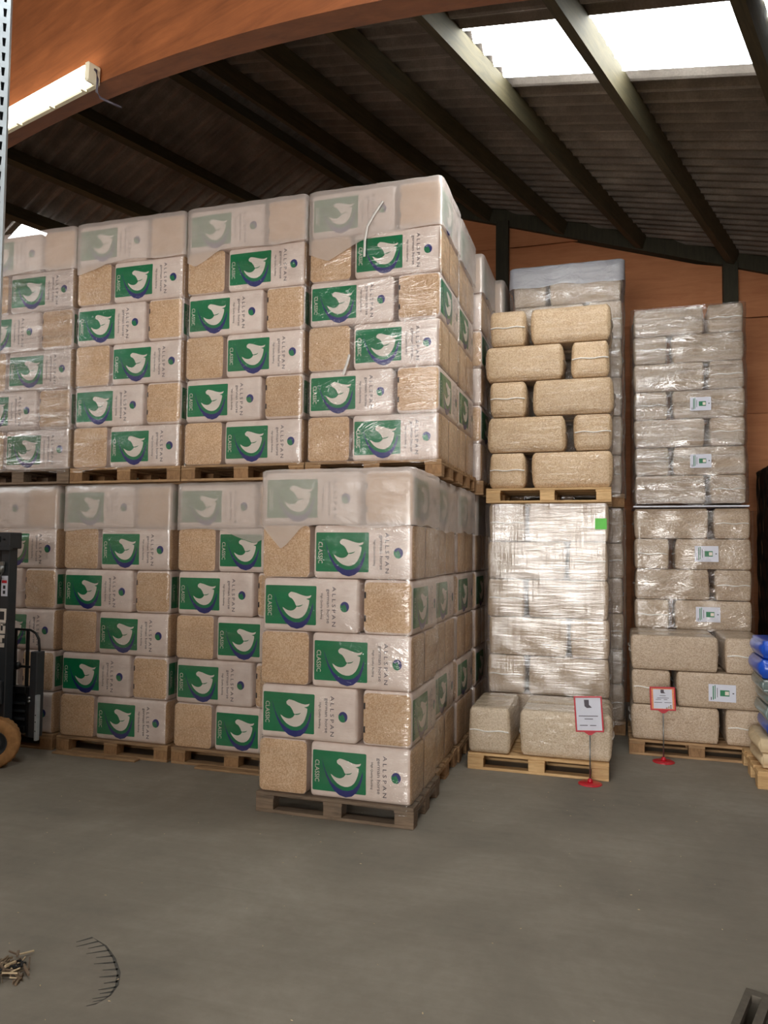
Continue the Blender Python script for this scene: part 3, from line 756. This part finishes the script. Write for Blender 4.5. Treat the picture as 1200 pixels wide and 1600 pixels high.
def clear_bale(S, x, y, z, rot, label, group):
    """rot 0 long side to the front, -90 end to the front"""
    global cnt
    cnt += 1
    t = thing('shavings_bale', label, 'bale', group, (x, y, z), rot + math.radians(random.uniform(-.6, .6)))
    link('clear_bag', S['bodies'][cnt % 3], t); link('film_seam', S['seams'][0], t); link('film_seam', S['seams'][1], t)
    return t
def box_film(name, label, u, v, w_, d_, z0, z1, layers, off, m, seed, lid=False, edge=None, jig=.006, cat='film', r=.06):
    return thing(name, label, cat, None, (u, v, 0), me=film_mesh(name, w_, d_, z0, z1, layers, off, seed, m, lid=lid, edge=edge, jig=jig, r=r))
def clear_stack(S, u, v, z0, n, where, group, first='short', dx=0.0, rear=False, width=1.2, gap=.02, adj=None, wob=.008, word='plain'):
    """layers alternate; first = what stands left in the bottom layer"""
    H = S['H']; Lx = S['L']; Wy = S['W']
    for i in range(n):
        z = z0 + i * (H + .003); ln = lname(i, n); left_short = (i % 2 == 0) == (first == 'short')
        j = random.uniform(-wob, wob)
        yy = v + Wy / 2
        if left_short:
            clear_bale(S, u + Wy / 2 + j + dx, v + Lx / 2, z, -math.pi / 2, '%s clear-bagged bale, short end out, %s layer, %s' % (word, ln, where), group)
            clear_bale(S, u + width - Lx / 2 + j + dx, yy, z, 0, '%s clear-bagged bale, long side out, %s layer, %s' % (word, ln, where), group)
            if rear: clear_bale(S, u + width - Lx / 2 + dx, yy + Wy + .01, z, 0, '%s clear-bagged bale, behind front one, %s layer, %s' % (word, ln, where), group)
        else:
            clear_bale(S, u + Lx / 2 + j + dx, yy, z, 0, '%s clear-bagged bale, long side out, %s layer, %s' % (word, ln, where), group)
            clear_bale(S, u + width - Wy / 2 + j + dx, v + Lx / 2, z, math.pi / 2, '%s clear-bagged bale, short end out, %s layer, %s' % (word, ln, where), group)
        dx_ = 0
    return z0 + n * (H + .003)

# --- middle group -------------------------------------------------
# single layer on the pallet in front
S_FR = clear_set(.80, .40, .395, M_PALE, 'f', (.05, .015))
pallet(-1.24, 6.66, 0, 'pale wooden pallet carrying the two low clear-bagged bales', 'n')
clear_bale(S_FR, -1.24 + .19, 6.66 + .38, .146, -math.pi / 2, 'low clear-bagged bale at left with folded end seam', 'two low bales on front pallet')
clear_bale(S_FR, -.03 - .37, 6.66 + .21, .146, 0, 'wide low clear-bagged bale beside the red price sign', 'two low bales on front pallet')
clear_bale(S_FR, -.03 - .37, 6.66 + .61, .146, 0, 'rear low clear-bagged bale behind the wide low bale', 'two low bales on front pallet')
# the wrapped lower stack
S_ML = clear_set(.785, .39, .372, M_GREY, 'ml')
ML_U, ML_V = -1.22, 7.50
pallet(ML_U, ML_V, 0, 'hidden wooden pallet under the heavily wrapped middle stack', 'a')
ztm = clear_stack(S_ML, ML_U + .01, ML_V + .01, .146, 6, 'wrapped middle stack', 'bales in the wrapped middle stack', first='long', width=1.185)
box_film('stretch_film', 'heavy shiny stretch film around the wrapped middle stack', ML_U, ML_V, 1.2, .8, .1, ztm - .005, [.146 + .375 * i for i in range(1, 6)], .014, M_FILM_H, 71)
thing('sticker', 'small lime green sticker on the wrapped middle stack', 'sticker', None, (-.108, ML_V - .034, 2.193), me=box_me('sticker', -.054, .054, -.002, .002, -.052, .052), m=M_LIME)
# the loose pillow stack on top
S_MU = clear_set(.80, .40, .357, M_TANC, 'mu', (.06, .02))
MU_V = 7.44
pallet(-1.21, MU_V, ztm + .004, 'pale pallet under the loose clear-bagged middle stack', 'n')
zz0 = ztm + .004 + .146
lay = [(0, -1.19, -.79, -.75, .05), (1, -1.22, -.44, -.40, .04), (0, -1.20, -.80, -.77, .04), (1, -1.24, -.46, -.43, .03), (0, -1.19, -.85, -.82, 0.0)]
for i, (k, a0, a1, b0, b1) in enumerate(reversed([(0, -1.20, -.82, -.80, .0), (1, -1.24, -.45, -.43, -.03), (0, -1.20, -.82, -.78, .02), (1, -1.22, -.42, -.40, -.01), (0, -1.20, -.80, -.77, .01)])):
    z = zz0 + i * .36; ln = lname(i, 5)
    if k == 0:
        clear_bale(S_MU, a0 + .20, MU_V + .41, z, -math.pi / 2, 'tan clear-bagged bale, short end out, %s layer, upper middle stack' % ln, 'loose tan bales in the upper middle stack')
        clear_bale(S_MU, b1 - .39, MU_V + .21, z, 0, 'tan clear-bagged bale, long side out, %s layer, upper middle stack' % ln, 'loose tan bales in the upper middle stack')
    else:
        clear_bale(S_MU, a0 + .40, MU_V + .21, z, 0, 'tan clear-bagged bale, long side out, %s layer, upper middle stack' % ln, 'loose tan bales in the upper middle stack')
        clear_bale(S_MU, b1 - .17, MU_V + .41, z, math.pi / 2, 'tan clear-bagged bale, short end out, %s layer, upper middle stack' % ln, 'loose tan bales in the upper middle stack')
    if k == 0: clear_bale(S_MU, b1 - .39, MU_V + .62, z, 0, 'tan clear-bagged bale, second row back, %s layer, upper middle stack' % ln, 'loose tan bales in the upper middle stack')
# stack behind it
BU, BV = -1.08, 8.36
pallet(BU, BV, 0, 'hidden pallet under the lower stack behind the middle stack')
z1 = clear_stack(S_ML, BU + .01, BV + .01, .146, 6, 'lower stack behind', 'bales in the stack behind the middle', first='long', width=1.185, rear=True)
box_film('stretch_film', 'wrinkled film around the lower stack behind the middle stack', BU, BV, 1.2, .8, .1, z1 - .005, [.146 + .375 * i for i in range(1, 6)], .016, M_FILM_B, 72)
S_BU = clear_set(.785, .39, .42, M_GREY, 'bu')
pallet(BU, BV, z1 + .004, 'hidden pallet under the upper stack behind the middle stack')
z2 = clear_stack(S_BU, BU + .01, BV + .01, z1 + .15, 6, 'upper stack behind', 'bales in the stack behind the middle', first='long', width=1.185, rear=True)
box_film('stretch_film', 'wrinkled film around the upper stack behind the middle stack', BU, BV, 1.2, .8, z1 + .1, z2 - .2, [z1 + .15 + .423 * i for i in range(1, 6)], .016, M_FILM_B, 73, jig=.010)
box_film('top_foil', 'blue-grey foil hood on the highest stack by the wall', BU, BV, 1.2, .8, z2 - .22, z2 + .0, [], .022, M_CAPG, 74, lid=True, jig=.008, cat='foil')

# --- right group ---------------------------------------------------
S_RF = clear_set(.80, .375, .327, M_GREY, 'rf')
RF_U, RF_V = .12, 7.63
pallet(RF_U + .02, RF_V, 0, 'wooden pallet under the low right stack with a label')
RFH = .33
for i in range(3):
    z = .146 + i * RFH; ln = ['bottom', 'middle', 'top'][i]
    g = 'grey bales in the low right stack'
    if i != 1:
        clear_bale(S_RF, RF_U + .03 + .40, RF_V + .19, z, 0, 'grainy bale, long side out, %s layer, low right stack' % ln, g)
        clear_bale(S_RF, RF_U + .86 + .19, RF_V + .41, z, math.pi / 2, 'grainy bale, short end out, %s layer, low right stack' % ln, g)
        clear_bale(S_RF, RF_U + .03 + .40, RF_V + .58, z, 0, 'grainy bale, second row back, %s layer, low right stack' % ln, g)
    else:
        clear_bale(S_RF, RF_U + .03 + .19, RF_V + .41, z, -math.pi / 2, 'grainy bale, short end out, middle layer, low right stack', g)
        clear_bale(S_RF, RF_U + .44 + .40, RF_V + .19, z, 0, 'grainy bale with white label, middle layer, low right stack', g)
        clear_bale(S_RF, RF_U + .44 + .40, RF_V + .58, z, 0, 'grainy bale, second row back, middle layer, low right stack', g)
def bale_label(u, v, z, w_, h_, label):
    t = thing('paper_label', label, 'label', 'white paper labels stuck on bales', (u, v, z), me=box_me('paper_label', 0, w_, -.001, .001, 0, h_), m=M_PAPER)
    def bar(nm, a0, a1, b0, b1, m, d): link(nm, box_me(nm, a0 * w_, a1 * w_, -.0022 - d, -.001, b0 * h_, b1 * h_), t, m)
    bar('printed_text', .15, .19, .1, .9, M_GREEN, 0); bar('printed_text', .22, .25, .15, .95, M_GREEN, 0); bar('printed_text', .31, .33, .25, .8, M_INK, 0)
    bar('printed_text', .08, .11, .08, .25, M_INK, 0)
    bar('printed_picture', .42, .76, .33, .68, M_GREEN, 0); bar('printed_picture', .60, .74, .40, .61, M_PW, .0006); bar('printed_text', .87, .93, .48, .54, M_BLACK, 0)
    return t
bale_label(.846, RF_V - .008, .549, .234, .158, 'white label with green print on the low right stack')
S_RB = clear_set(.76, .375, .318, M_GREY, 'rb')
RB_U, RB_V = .21, 8.45
pallet(RB_U - .02, RB_V, 0, 'hidden wooden pallet under the rear right stack')
z3 = clear_stack(S_RB, RB_U, RB_V, .146, 7, 'rear right stack', 'grey bales in the rear right stack', first='long', width=1.165, wob=.004)
z3 += .02
S_RU = clear_set(.73, .37, .299, M_GREY, 'ru')
bale_label(.818, RB_V - .012, .146 + .321 * 5 + .08, .228, .165, 'white label on the second layer down of rear right stack')
bale_label(.823, RB_V - .012, .146 + .321 * 3 + .10, .234, .155, 'white label on the fourth layer down of rear right stack')
thing('slip_sheet', 'thin white sheet lying between the two right stacks', 'sheet', None, (0, 0, 0), me=box_me('slip_sheet', .21, 1.34, 8.40, 9.2, z3 - .012, z3 + .004, .002), m=M_PAPER)
box_film('stretch_film', 'film around the rear right lower stack', RB_U, RB_V, 1.165, .76, .1, z3 - .05, [.146 + .321 * i for i in range(1, 7)], .012, M_FILM, 81)
RU_U, RU_V = .215, 8.46
z4 = clear_stack(S_RU, RU_U, RU_V, z3 + .03, 7, 'upper right stack', 'grey bales in the upper right stack', first='long', width=1.12, wob=.003)
box_film('stretch_film', 'heavy glossy film around the upper right stack', RU_U, RU_V, 1.12, .75, z3 + .025, z4 - .004, [z3 + .03 + .302 * i for i in range(1, 7)], .014, M_FILM_C, 82, lid=False, jig=.007)
bale_label(.785, RU_V - .02, z3 + .03 + .302 * 5 + .06, .205, .142, 'white label low on the upper right stack, third layer down') if False else None
bale_label(.787, RU_V - .024, z3 + .03 + .302 * 3 + .07, .205, .142, 'white label on the fourth layer down of upper right stack')
bale_label(.783, RU_V - .024, z3 + .03 + .302 * 1 + .07, .205, .142, 'white label on the sixth layer down of upper right stack')

# --- black wrapped stack at the right edge -------------------------
bw = thing('black_stack', 'black film wrapped stack in the dark right corner', 'stack', None, (1.58, 8.75, 0))
link('black_wrap', film_mesh('black_wrap', .9, .8, .02, 2.85, [.4 * i for i in range(1, 8)], .0, 91, M_BFILM, lid=True, jig=.006, r=.09, dz=.05), bw)
link('base_board', box_me('base_board', .02, .88, .02, .78, 0, .02), bw, M_PAL)

# --- pile of coloured sacks at the right edge ----------------------
pallet(1.125, 6.86, 0, 'fresh wooden pallet under the coloured sacks at right edge', 'n')
def sack(z, h, u, m, label, seed):
    me = bale_mesh('sack', .92, .62, h, h * .46, .035, seed, .010, (8, 6, 2)); me.materials.append(m)
    return thing('sack', label, 'sack', 'sacks piled at the right edge', (u + .46, 7.20, z), math.radians(random.uniform(-1, 1)), me=me)
zz = .147
for h, u, m, lb in ((.125, 1.13, M_SAND, 'lowest beige sack on the pallet at right edge'), (.12, 1.12, M_SAND, 'second beige sack, under the single blue sack'),
                    (.14, 1.19, M_BLUE, 'lone lower blue sack above the beige sacks'), (.115, 1.17, M_TEAL, 'lowest grey-green sack, on the lone blue sack'),
                    (.115, 1.18, M_TEAL, 'middle grey-green sack of three in the pile'), (.105, 1.15, M_TEAL, 'topmost grey-green sack, under the two blue sacks'),
                    (.165, 1.13, M_BLUE, 'second sack from the top, deep blue'), (.155, 1.135, M_BLUE, 'topmost bright blue sack of the pile')):
    sack(zz, h, u, m, lb, zz * 9); zz += h + .002

# ================================================================ price signs
def sign(u, v, zb, w_, h_, lean, label, style):
    t = thing('price_sign', label, 'sign', 'red framed price signs on stands', (u, v, 0))
    bm = bmesh.new(); lathe(bm, [(.0, .012), (.085, .010), (.098, .004), (.098, 0), (0, 0)], 28, 'z'); link('base_disc', bm_mesh('base_disc', bm, True), t, M_RED)
    bm = bmesh.new(); lathe(bm, [(.022, .01), (.022, .03), (.012, .045), (0, .045)], 14, 'z'); link('socket', bm_mesh('socket', bm, True), t, M_RED)
    link('pole', tube_me('pole', [(0, 0, .03), (0.0, 0, zb - .02)], .006), t, M_STEEL)
    fr = link('frame', None, t)
    bm = bmesh.new(); b = .013
    for (x0, x1, z0, z1) in ((-w_ / 2, w_ / 2, 0, b), (-w_ / 2, w_ / 2, h_ - b, h_), (-w_ / 2, -w_ / 2 + b, b, h_ - b), (w_ / 2 - b, w_ / 2, b, h_ - b)): bbox(bm, x0, x1, -.008, .006, z0, z1, .002)
    # little gusset over the pole
    vs = [bm.verts.new(p) for p in ((-.05, -.006, .002), (.05, -.006, .002), (.012, -.006, -.025), (-.012, -.006, -.025), (-.05, .005, .002), (.05, .005, .002), (.012, .005, -.025), (-.012, .005, -.025))]
    for f in ((0, 1, 2, 3), (7, 6, 5, 4), (0, 4, 5, 1), (1, 5, 6, 2), (2, 6, 7, 3), (3, 7, 4, 0)): bm.faces.new([vs[k] for k in f])
    bpy.data.objects.remove(fr)
    fr = link('frame', bm_mesh('frame', bm), t, M_RED, (0, 0, zb), (0, lean, 0))
    pp = link('paper', box_me('paper', -w_ / 2 + .01, w_ / 2 - .01, -.004, -.001, .01, h_ - .01), t, M_PAPER, (0, 0, zb), (0, lean, 0))
    def bar(x0, x1, z0, z1, m=M_INK, nm='printed_line'): link(nm, box_me(nm, x0 * w_, x1 * w_, -.0055, -.004, z0 * h_, z1 * h_), t, m, (0, 0, zb), (0, lean, 0))
    if style == 1:
        me = pyd('boot_icon', [(x * w_, -.0052, z * h_) for x, z in ((-.14, .90), (.03, .90), (.03, .76), (.13, .68), (-.05, .67), (-.13, .72))], [(5, 4, 3, 2, 1, 0)]); link('boot_icon', me, t, M_INK, (0, 0, zb), (0, lean, 0))
        bar(-.36, .32, .435, .455); bar(-.16, .14, .355, .375); bar(-.34, -.06, .175, .195); bar(.02, .24, .175, .195)
    else:
        for a in ((-.47, -.37, .02, .95), (.37, .47, .02, .95), (-.37, .37, .90, .96), (-.37, .37, .02, .08)): bar(*a, m=M_ORANGE, nm='orange_border')
        me = pyd('boot_icon', [(x * w_, -.0052, z * h_) for x, z in ((-.07, .89), (.05, .89), (.06, .78), (.12, .73), (-.05, .73), (-.08, .76))], [(5, 4, 3, 2, 1, 0)]); link('boot_icon', me, t, M_INK, (0, 0, zb), (0, lean, 0))
        bar(-.12, .12, .62, .64); bar(-.22, .24, .52, .54); bar(-.28, -.06, .455, .475); bar(.04, .18, .455, .475); bar(-.34, -.03, .33, .35); bar(.06, .34, .33, .35)
        for k in range(9): bar(.12 + (k % 3) * .08, .17 + (k % 3) * .08, .09 + (k // 3) * .055 * (k % 3) * .5, .13 + (k // 3) * .055 * (k % 3) * .5, m=(M_ORANGE, M_SAND, M_DEBRIS)[k % 3], nm='leaf_print')
sign(-.19, 6.555, .425, .228, .295, math.radians(-3.5), 'red framed price sign before the low clear-bagged bales', 1)
sign(.438, 7.45, .468, .222, .215, math.radians(-2), 'red framed sign with orange border before the right stack', 2)

# ================================================================ forklift at the left edge
def forklift():
    t = thing('forklift', 'dark forklift truck with tan front tyre at the left edge', 'forklift', None, (0, 0, 0))
    A = -5.285
    link('outer_mast_channel', box_me('oc', -5.215, -5.125, 5.40, 5.50, .25, 1.96, .006), t, M_DARK)
    link('inner_mast_channel', box_me('ic', -5.32, -5.23, 5.42, 5.52, .25, 1.90, .006), t, M_BLK)
    link('outer_mast_channel', box_me('oc2', -5.6, -5.5, 5.9 - .5, 5.52, .25, 1.96, .006), t, M_DARK)
    bm = bmesh.new(); bbox(bm, -5.62, -5.10, 5.37, 5.52, 1.90, 2.045, .008); bbox(bm, -5.62, -5.09, 5.36, 5.40, 1.885, 1.93, .004); link('mast_crosshead', bm_mesh('mx', bm), t, M_DARK)
    link('crosshead_hole', box_me('ch', -5.24, -5.20, 5.362, 5.372, 1.96, 2.01), t, M_BLK)
    link('bolt', box_me('bt', -5.165, -5.15, 5.355, 5.372, 1.975, 1.99, .003), t, M_BLK)
    link('hose_loop', tube_me('hose', [(-5.4, 5.38, 1.60), (-5.26, 5.38, 1.60), (-5.20, 5.38, 1.64), (-5.18, 5.38, 1.70), (-5.175, 5.38, 1.76)], .018), t, M_STEEL)
    link('hose_end', box_me('he', -5.195, -5.155, 5.36, 5.39, 1.75, 1.785, .004), t, M_STEEL)
    s = link('warning_sticker', box_me('st', -5.195, -5.13, 5.392, 5.3985, 1.48, 1.66), t, M_PAPER)
    link('red_strip', box_me('rs', -5.19, -5.135, 5.390, 5.392, 1.595, 1.62), s, M_RED); link('pictogram', box_me('pg', -5.175, -5.15, 5.390, 5.392, 1.545, 1.575, .0), s, M_BLACK); link('pictogram', box_me('pg2', -5.175, -5.15, 5.390, 5.392, 1.50, 1.53, .0), s, M_BLACK)
    # white letters up the mast, turned sideways
    bm = bmesh.new(); y0, y1 = 5.393, 5.3985
    xa, xb = -5.212, -5.135
    bbox(bm, xa + .01, xb, y0, y1, 1.345, 1.37); bbox(bm, xb - .018, xb, y0, y1, 1.27, 1.345); bbox(bm, xa + .005, xb - .003, y0, y1, 1.245, 1.27)     # U
    link('mast_lettering', bm_mesh('ml1', bm), t, M_PW)
    bm = bmesh.new(); bbox(bm, xa + .002, xb - .006, y0, y1, 1.15, 1.175); bbox(bm, xa + .002, xa + .022, y0, y1, 1.175, 1.235); bbox(bm, xb - .03, xb - .006, y0, y1, 1.175, 1.235); bbox(bm, xa + .002, xb - .006, y0, y1, 1.22, 1.238)
    link('mast_lettering', bm_mesh('ml2', bm), t, M_PW)
    bm = bmesh.new(); bbox(bm, xa, xb - .01, y0, y1, 1.11, 1.138); bbox(bm, xa + .02, xb - .035, y0, y1, 1.07, 1.11); bbox(bm, xa, xb - .012, y0, y1, 1.03, 1.065)
    link('mast_lettering', bm_mesh('ml3', bm), t, M_PW)
    # load guard
    v = 5.6
    link('guard_tube', tube_me('gt', [(-5.4, v, 1.162), (-5.2, v, 1.168), (-5.05, v, 1.166), (-4.99, v, 1.14), (-4.955, v, 1.09), (-4.945, v, 1.0), (-4.945, v, .95)], .011), t, M_BLK)
    for x, a in ((-5.212, .5), (-5.075, .5)): link('guard_bar', box_me('gb', x - .014, x + .014, v - .01, v + .01, a, 1.16, .002), t, M_BLK)
    link('guard_bar', box_me('gh', -5.4, -5.0, v - .012, v + .008, .825, .845, .002), t, M_BLK)
    bm = bmesh.new(); lathe(bm, [(0, -.03), (.035, -.03), (.035, .01), (0, .01)], 16, 'y', (-5.18, v, .84)); link('guard_knob', bm_mesh('gk', bm, True), t, M_BLK)
    link('carriage_channel', box_me('cc', -5.0, -4.925, v - .05, v + .05, .22, .98, .006), t, M_DARK)
    link('carriage_channel', box_me('cc2', -5.045, -5.01, v - .03, v + .05, .22, .66, .004), t, M_BLK)
    link('side_strip', box_me('ss', -4.925, -4.898, v - .06, v - .02, .20, .60, .003), t, M_GALV)
    for z in (.28, .36, .42): link('strip_hole', box_me('sh', -4.916, -4.908, v - .063, v - .059, z, z + .01), t, M_BLK)
    for z in (.54, .57): link('roller', tube_me('ro', [(-4.99, v - .065, z), (-4.99, v - .045, z)], .014, 12), t, M_STEEL)
    bm = bmesh.new(); bbox(bm, -5.4, -5.05, v - .04, v + .04, .60, .66, .004); bbox(bm, -5.4, -5.05, v - .04, v + .04, .25, .31, .004); bbox(bm, -5.4, -5.05, v - .0, v + .04, .31, .60, .0)
    link('fork_carriage', bm_mesh('fc', bm), t, M_BLK)
    for z in (.36, .43, .50): link('carriage_bar', box_me('cb', -5.25, -5.06, v - .03, v, z, z + .02, .002), t, M_DARK)
    bm = bmesh.new(); bbox(bm, -5.40, -5.14, 5.36, 5.40, .53, .74, .01); link('mast_bracket', bm_mesh('mb', bm), t, M_DARK)
    for x, z in ((-5.22, .58), (-5.16, .64), (-5.16, .61)): link('bolt', tube_me('b', [(x, 5.36, z), (x, 5.34, z)], .012, 10), t, M_STEEL)
    bm = bmesh.new(); bbox(bm, -5.6, -5.165, 5.25, 5.36, .475, .52, .01); link('orange_fender', bm_mesh('of', bm), t, m_plain('orange_paint', srgb(206, 92, 60), .45, nscale=10))
    # wheel
    c = (-5.165, 0, .217)
    bm = bmesh.new(); lathe(bm, [(.105, 5.26), (.13, 5.245), (.19, 5.245), (.205, 5.255), (.215, 5.29), (.215, 5.38), (.205, 5.42), (.13, 5.43), (.105, 5.42), (.105, 5.26)], 40, 'y', c, False)
    link('tyre', bm_mesh('ty', bm, True), t, M_TYRE)
    bm = bmesh.new()
    for k in range(30):
        a = 2 * math.pi * k / 30; m4 = Matrix.Translation(Vector((c[0], 5.335, c[2]))) @ Matrix.Rotation(a, 4, 'Y')
        r = bmesh.ops.create_cube(bm, size=1)
        for vv in r['verts']: vv.co = m4 @ Vector((vv.co.x * .004 + .213, vv.co.y * .14, vv.co.z * .022))
    o = link('tyre_tread', bm_mesh('tt', bm), t, M_TYRE); o['kind'] = 'stuff'
    bm = bmesh.new(); lathe(bm, [(.0, 5.30), (.045, 5.30), (.05, 5.27), (.07, 5.275), (.09, 5.31), (.098, 5.262), (.112, 5.256), (.112, 5.40)], 30, 'y', c, False); link('wheel_rim', bm_mesh('wr', bm, True), t, M_DARK)
    for k in range(6):
        a = k * math.pi / 3; link('wheel_nut', tube_me('wn', [(c[0] + .035 * math.cos(a), 5.30, c[2] + .035 * math.sin(a)), (c[0] + .035 * math.cos(a), 5.285, c[2] + .035 * math.sin(a))], .008, 6), t, M_STEEL)
    piv = Matrix.Translation((c[0], 5.335, 0)) @ Matrix.Rotation(math.radians(40), 4, 'Z') @ Matrix.Translation((-c[0], -5.335, 0))
    for ch in list(t.children):
        if ch.name.split('.')[0] in ('tyre', 'tyre_tread', 'wheel_rim', 'wheel_nut', 'orange_fender'): ch.data.transform(piv)
    # truck body running out of the frame
    bm = bmesh.new(); bbox(bm, -6.9, -5.45, 4.7, 5.36, .18, 1.0, .06); link('chassis', bm_mesh('cs', bm, False), t, M_DARK)
    bm = bmesh.new(); lathe(bm, [(0, 5.0), (.18, 5.0), (.2, 5.02), (.2, 5.2), (0, 5.2)], 28, 'y', (-6.5, 0, .202)); link('rear_wheel', bm_mesh('rw', bm, True), t, M_TYRE)
    bm = bmesh.new(); lathe(bm, [(0, 4.6), (.2, 4.6), (.215, 4.62), (.215, 4.72), (0, 4.72)], 28, 'y', (-5.9, 0, .217)); link('rear_wheel', bm_mesh('rw2', bm, True), t, M_TYRE)
forklift()

# ================================================================ floor details
def drain():
    t = thing('floor_drain', 'rectangular slotted drain cover in the lower right corner', 'drain', None, (0, 0, 0))
    bm = bmesh.new(); W_ = dq1 - dq0 + .03; H_ = dp1 - dp0 + .03
    def bx(q0_, q1_, p0_, p1_):
        vs = [W(q, p, z) for z in (-.03, .004) for (q, p) in ((q0_, p0_), (q1_, p0_), (q1_, p1_), (q0_, p1_))]
        vv = [bm.verts.new(x) for x in vs]
        for f in ((3, 2, 1, 0), (4, 5, 6, 7), (0, 1, 5, 4), (1, 2, 6, 5), (2, 3, 7, 6), (3, 0, 4, 7)): bm.faces.new([vv[k] for k in f])
    a, b, c, d = dq0 - .0, dq1 + .0, dp0 - .0, dp1 + .0
    bx(a, a + .03, c, d); bx(b - .03, b, c, d); bx(a + .03, b - .03, c, c + .03); bx(a + .03, b - .03, d - .045, d)
    link('rim', bm_mesh('rim', bm), t, M_IRON)
    q = a + .07
    while q < b - .05:
        bm = bmesh.new(); bx(q, q + .035, c + .03, d - .045); link('bar', bm_mesh('bar', bm), t, M_IRON); q += .075
drain()
# broken wood litter at the lower left
rnd = random.Random(5)
for k in range(60):
    a = rnd.uniform(0, math.pi); L_ = rnd.uniform(.02, .10); w_ = rnd.uniform(.003, .012)
    x, y = rnd.gauss(-2.62, .06), rnd.gauss(2.83, .045)
    z = .002 + k * .0006
    me = box_me('splinter', -L_ / 2, L_ / 2, -w_ / 2, w_ / 2, 0, rnd.uniform(.004, .012), .001)
    if k == 0: lit = thing('wood_litter', 'small heap of splintered wood and straw at lower left', 'litter', None, (0, 0, 0))
    link('splinter', me, lit, rnd.choice([M_DEBRIS, M_DEBRIS, M_PALG, M_PALG, M_SAND, M_BLK]), (x, y, z), (rnd.uniform(-.1, .1), 0 if k == 0 else rnd.uniform(-.12, .12), a))
# curved tyre print left of centre
PO = [(-2.465, 3.217), (-2.355, 3.171), (-2.249, 3.093), (-2.15, 2.996), (-2.096, 2.909), (-2.077, 2.836), (-2.093, 2.773)]
PI_ = [(-2.528, 3.134), (-2.431, 3.104), (-2.338, 3.047), (-2.228, 2.96), (-2.155, 2.865), (-2.135, 2.798), (-2.125, 2.744)]
bm = bmesh.new()
def along(P_, t):
    f = t * (len(P_) - 1); i = min(len(P_) - 2, int(f)); f -= i
    return Vector((P_[i][0] + (P_[i + 1][0] - P_[i][0]) * f, P_[i][1] + (P_[i + 1][1] - P_[i][1]) * f, .0012))
for k in range(14):
    t_ = k / 13; o_ = along(PO, t_); i_ = along(PI_, t_) ; i_ = o_ + (i_ - o_) * (1.0 if k % 2 else .75)
    d_ = (along(PO, min(1, t_ + .02)) - along(PO, max(0, t_ - .02))).normalized() * .008
    bm.faces.new([bm.verts.new(p) for p in (o_ - d_, o_ + d_, i_ + d_ * .3, i_ - d_ * .3)])
prev = None
for k in range(31):
    t_ = k / 30; o_ = along(PO, t_); n_ = (o_ - along(PI_, t_)).normalized() * (.014 * math.sin(math.pi * t_) + .001); n_.z = 0
    cur = (bm.verts.new(o_ - n_ * .6), bm.verts.new(o_ + n_ * .5))
    if prev: bm.faces.new((prev[0], prev[1], cur[1], cur[0]))
    prev = cur
thing('tyre_print', 'dark curved tyre print in the floor dust', 'mark', None, me=bm_mesh('tyre_print', bm), m=M_MARK)
# loose pale chips on the floor
bm = bmesh.new()
for k in range(150):
    x, y = rnd.uniform(-4.5, 1.6), rnd.uniform(2.2, 6.4)
    s = rnd.uniform(.002, .006); a = rnd.uniform(0, 3)
    vs = [bm.verts.new((x + s * math.cos(a + j * 1.57) * (1.6 if j % 2 else .7), y + s * math.sin(a + j * 1.57) * (1.6 if j % 2 else .7), .002)) for j in range(4)]; tp = bm.verts.new((x, y, .005))
    for j in range(4): bm.faces.new((vs[j], vs[(j + 1) % 4], tp))
o = thing('wood_chips', 'tiny pale wood chips scattered over the concrete floor', 'wood chips', None, me=bm_mesh('wood_chips', bm), m=M_SAND); o['kind'] = 'stuff'
# skid boards sticking out under the left pallets
for x0, x1, lb in ((-5.0, -4.1, 'thin wooden batten on floor before the second lower pallet'), (-3.5, -2.7, 'thin wooden batten on floor before the third lower pallet')):
    thing('batten', lb, 'batten', 'battens in front of lower pallets', (x0, ROWV - .09, 0), me=box_me('batten', 0, x1 - x0, 0, .07, 0, .018, .003), m=M_PAL)
bpy.context.view_layer.update()
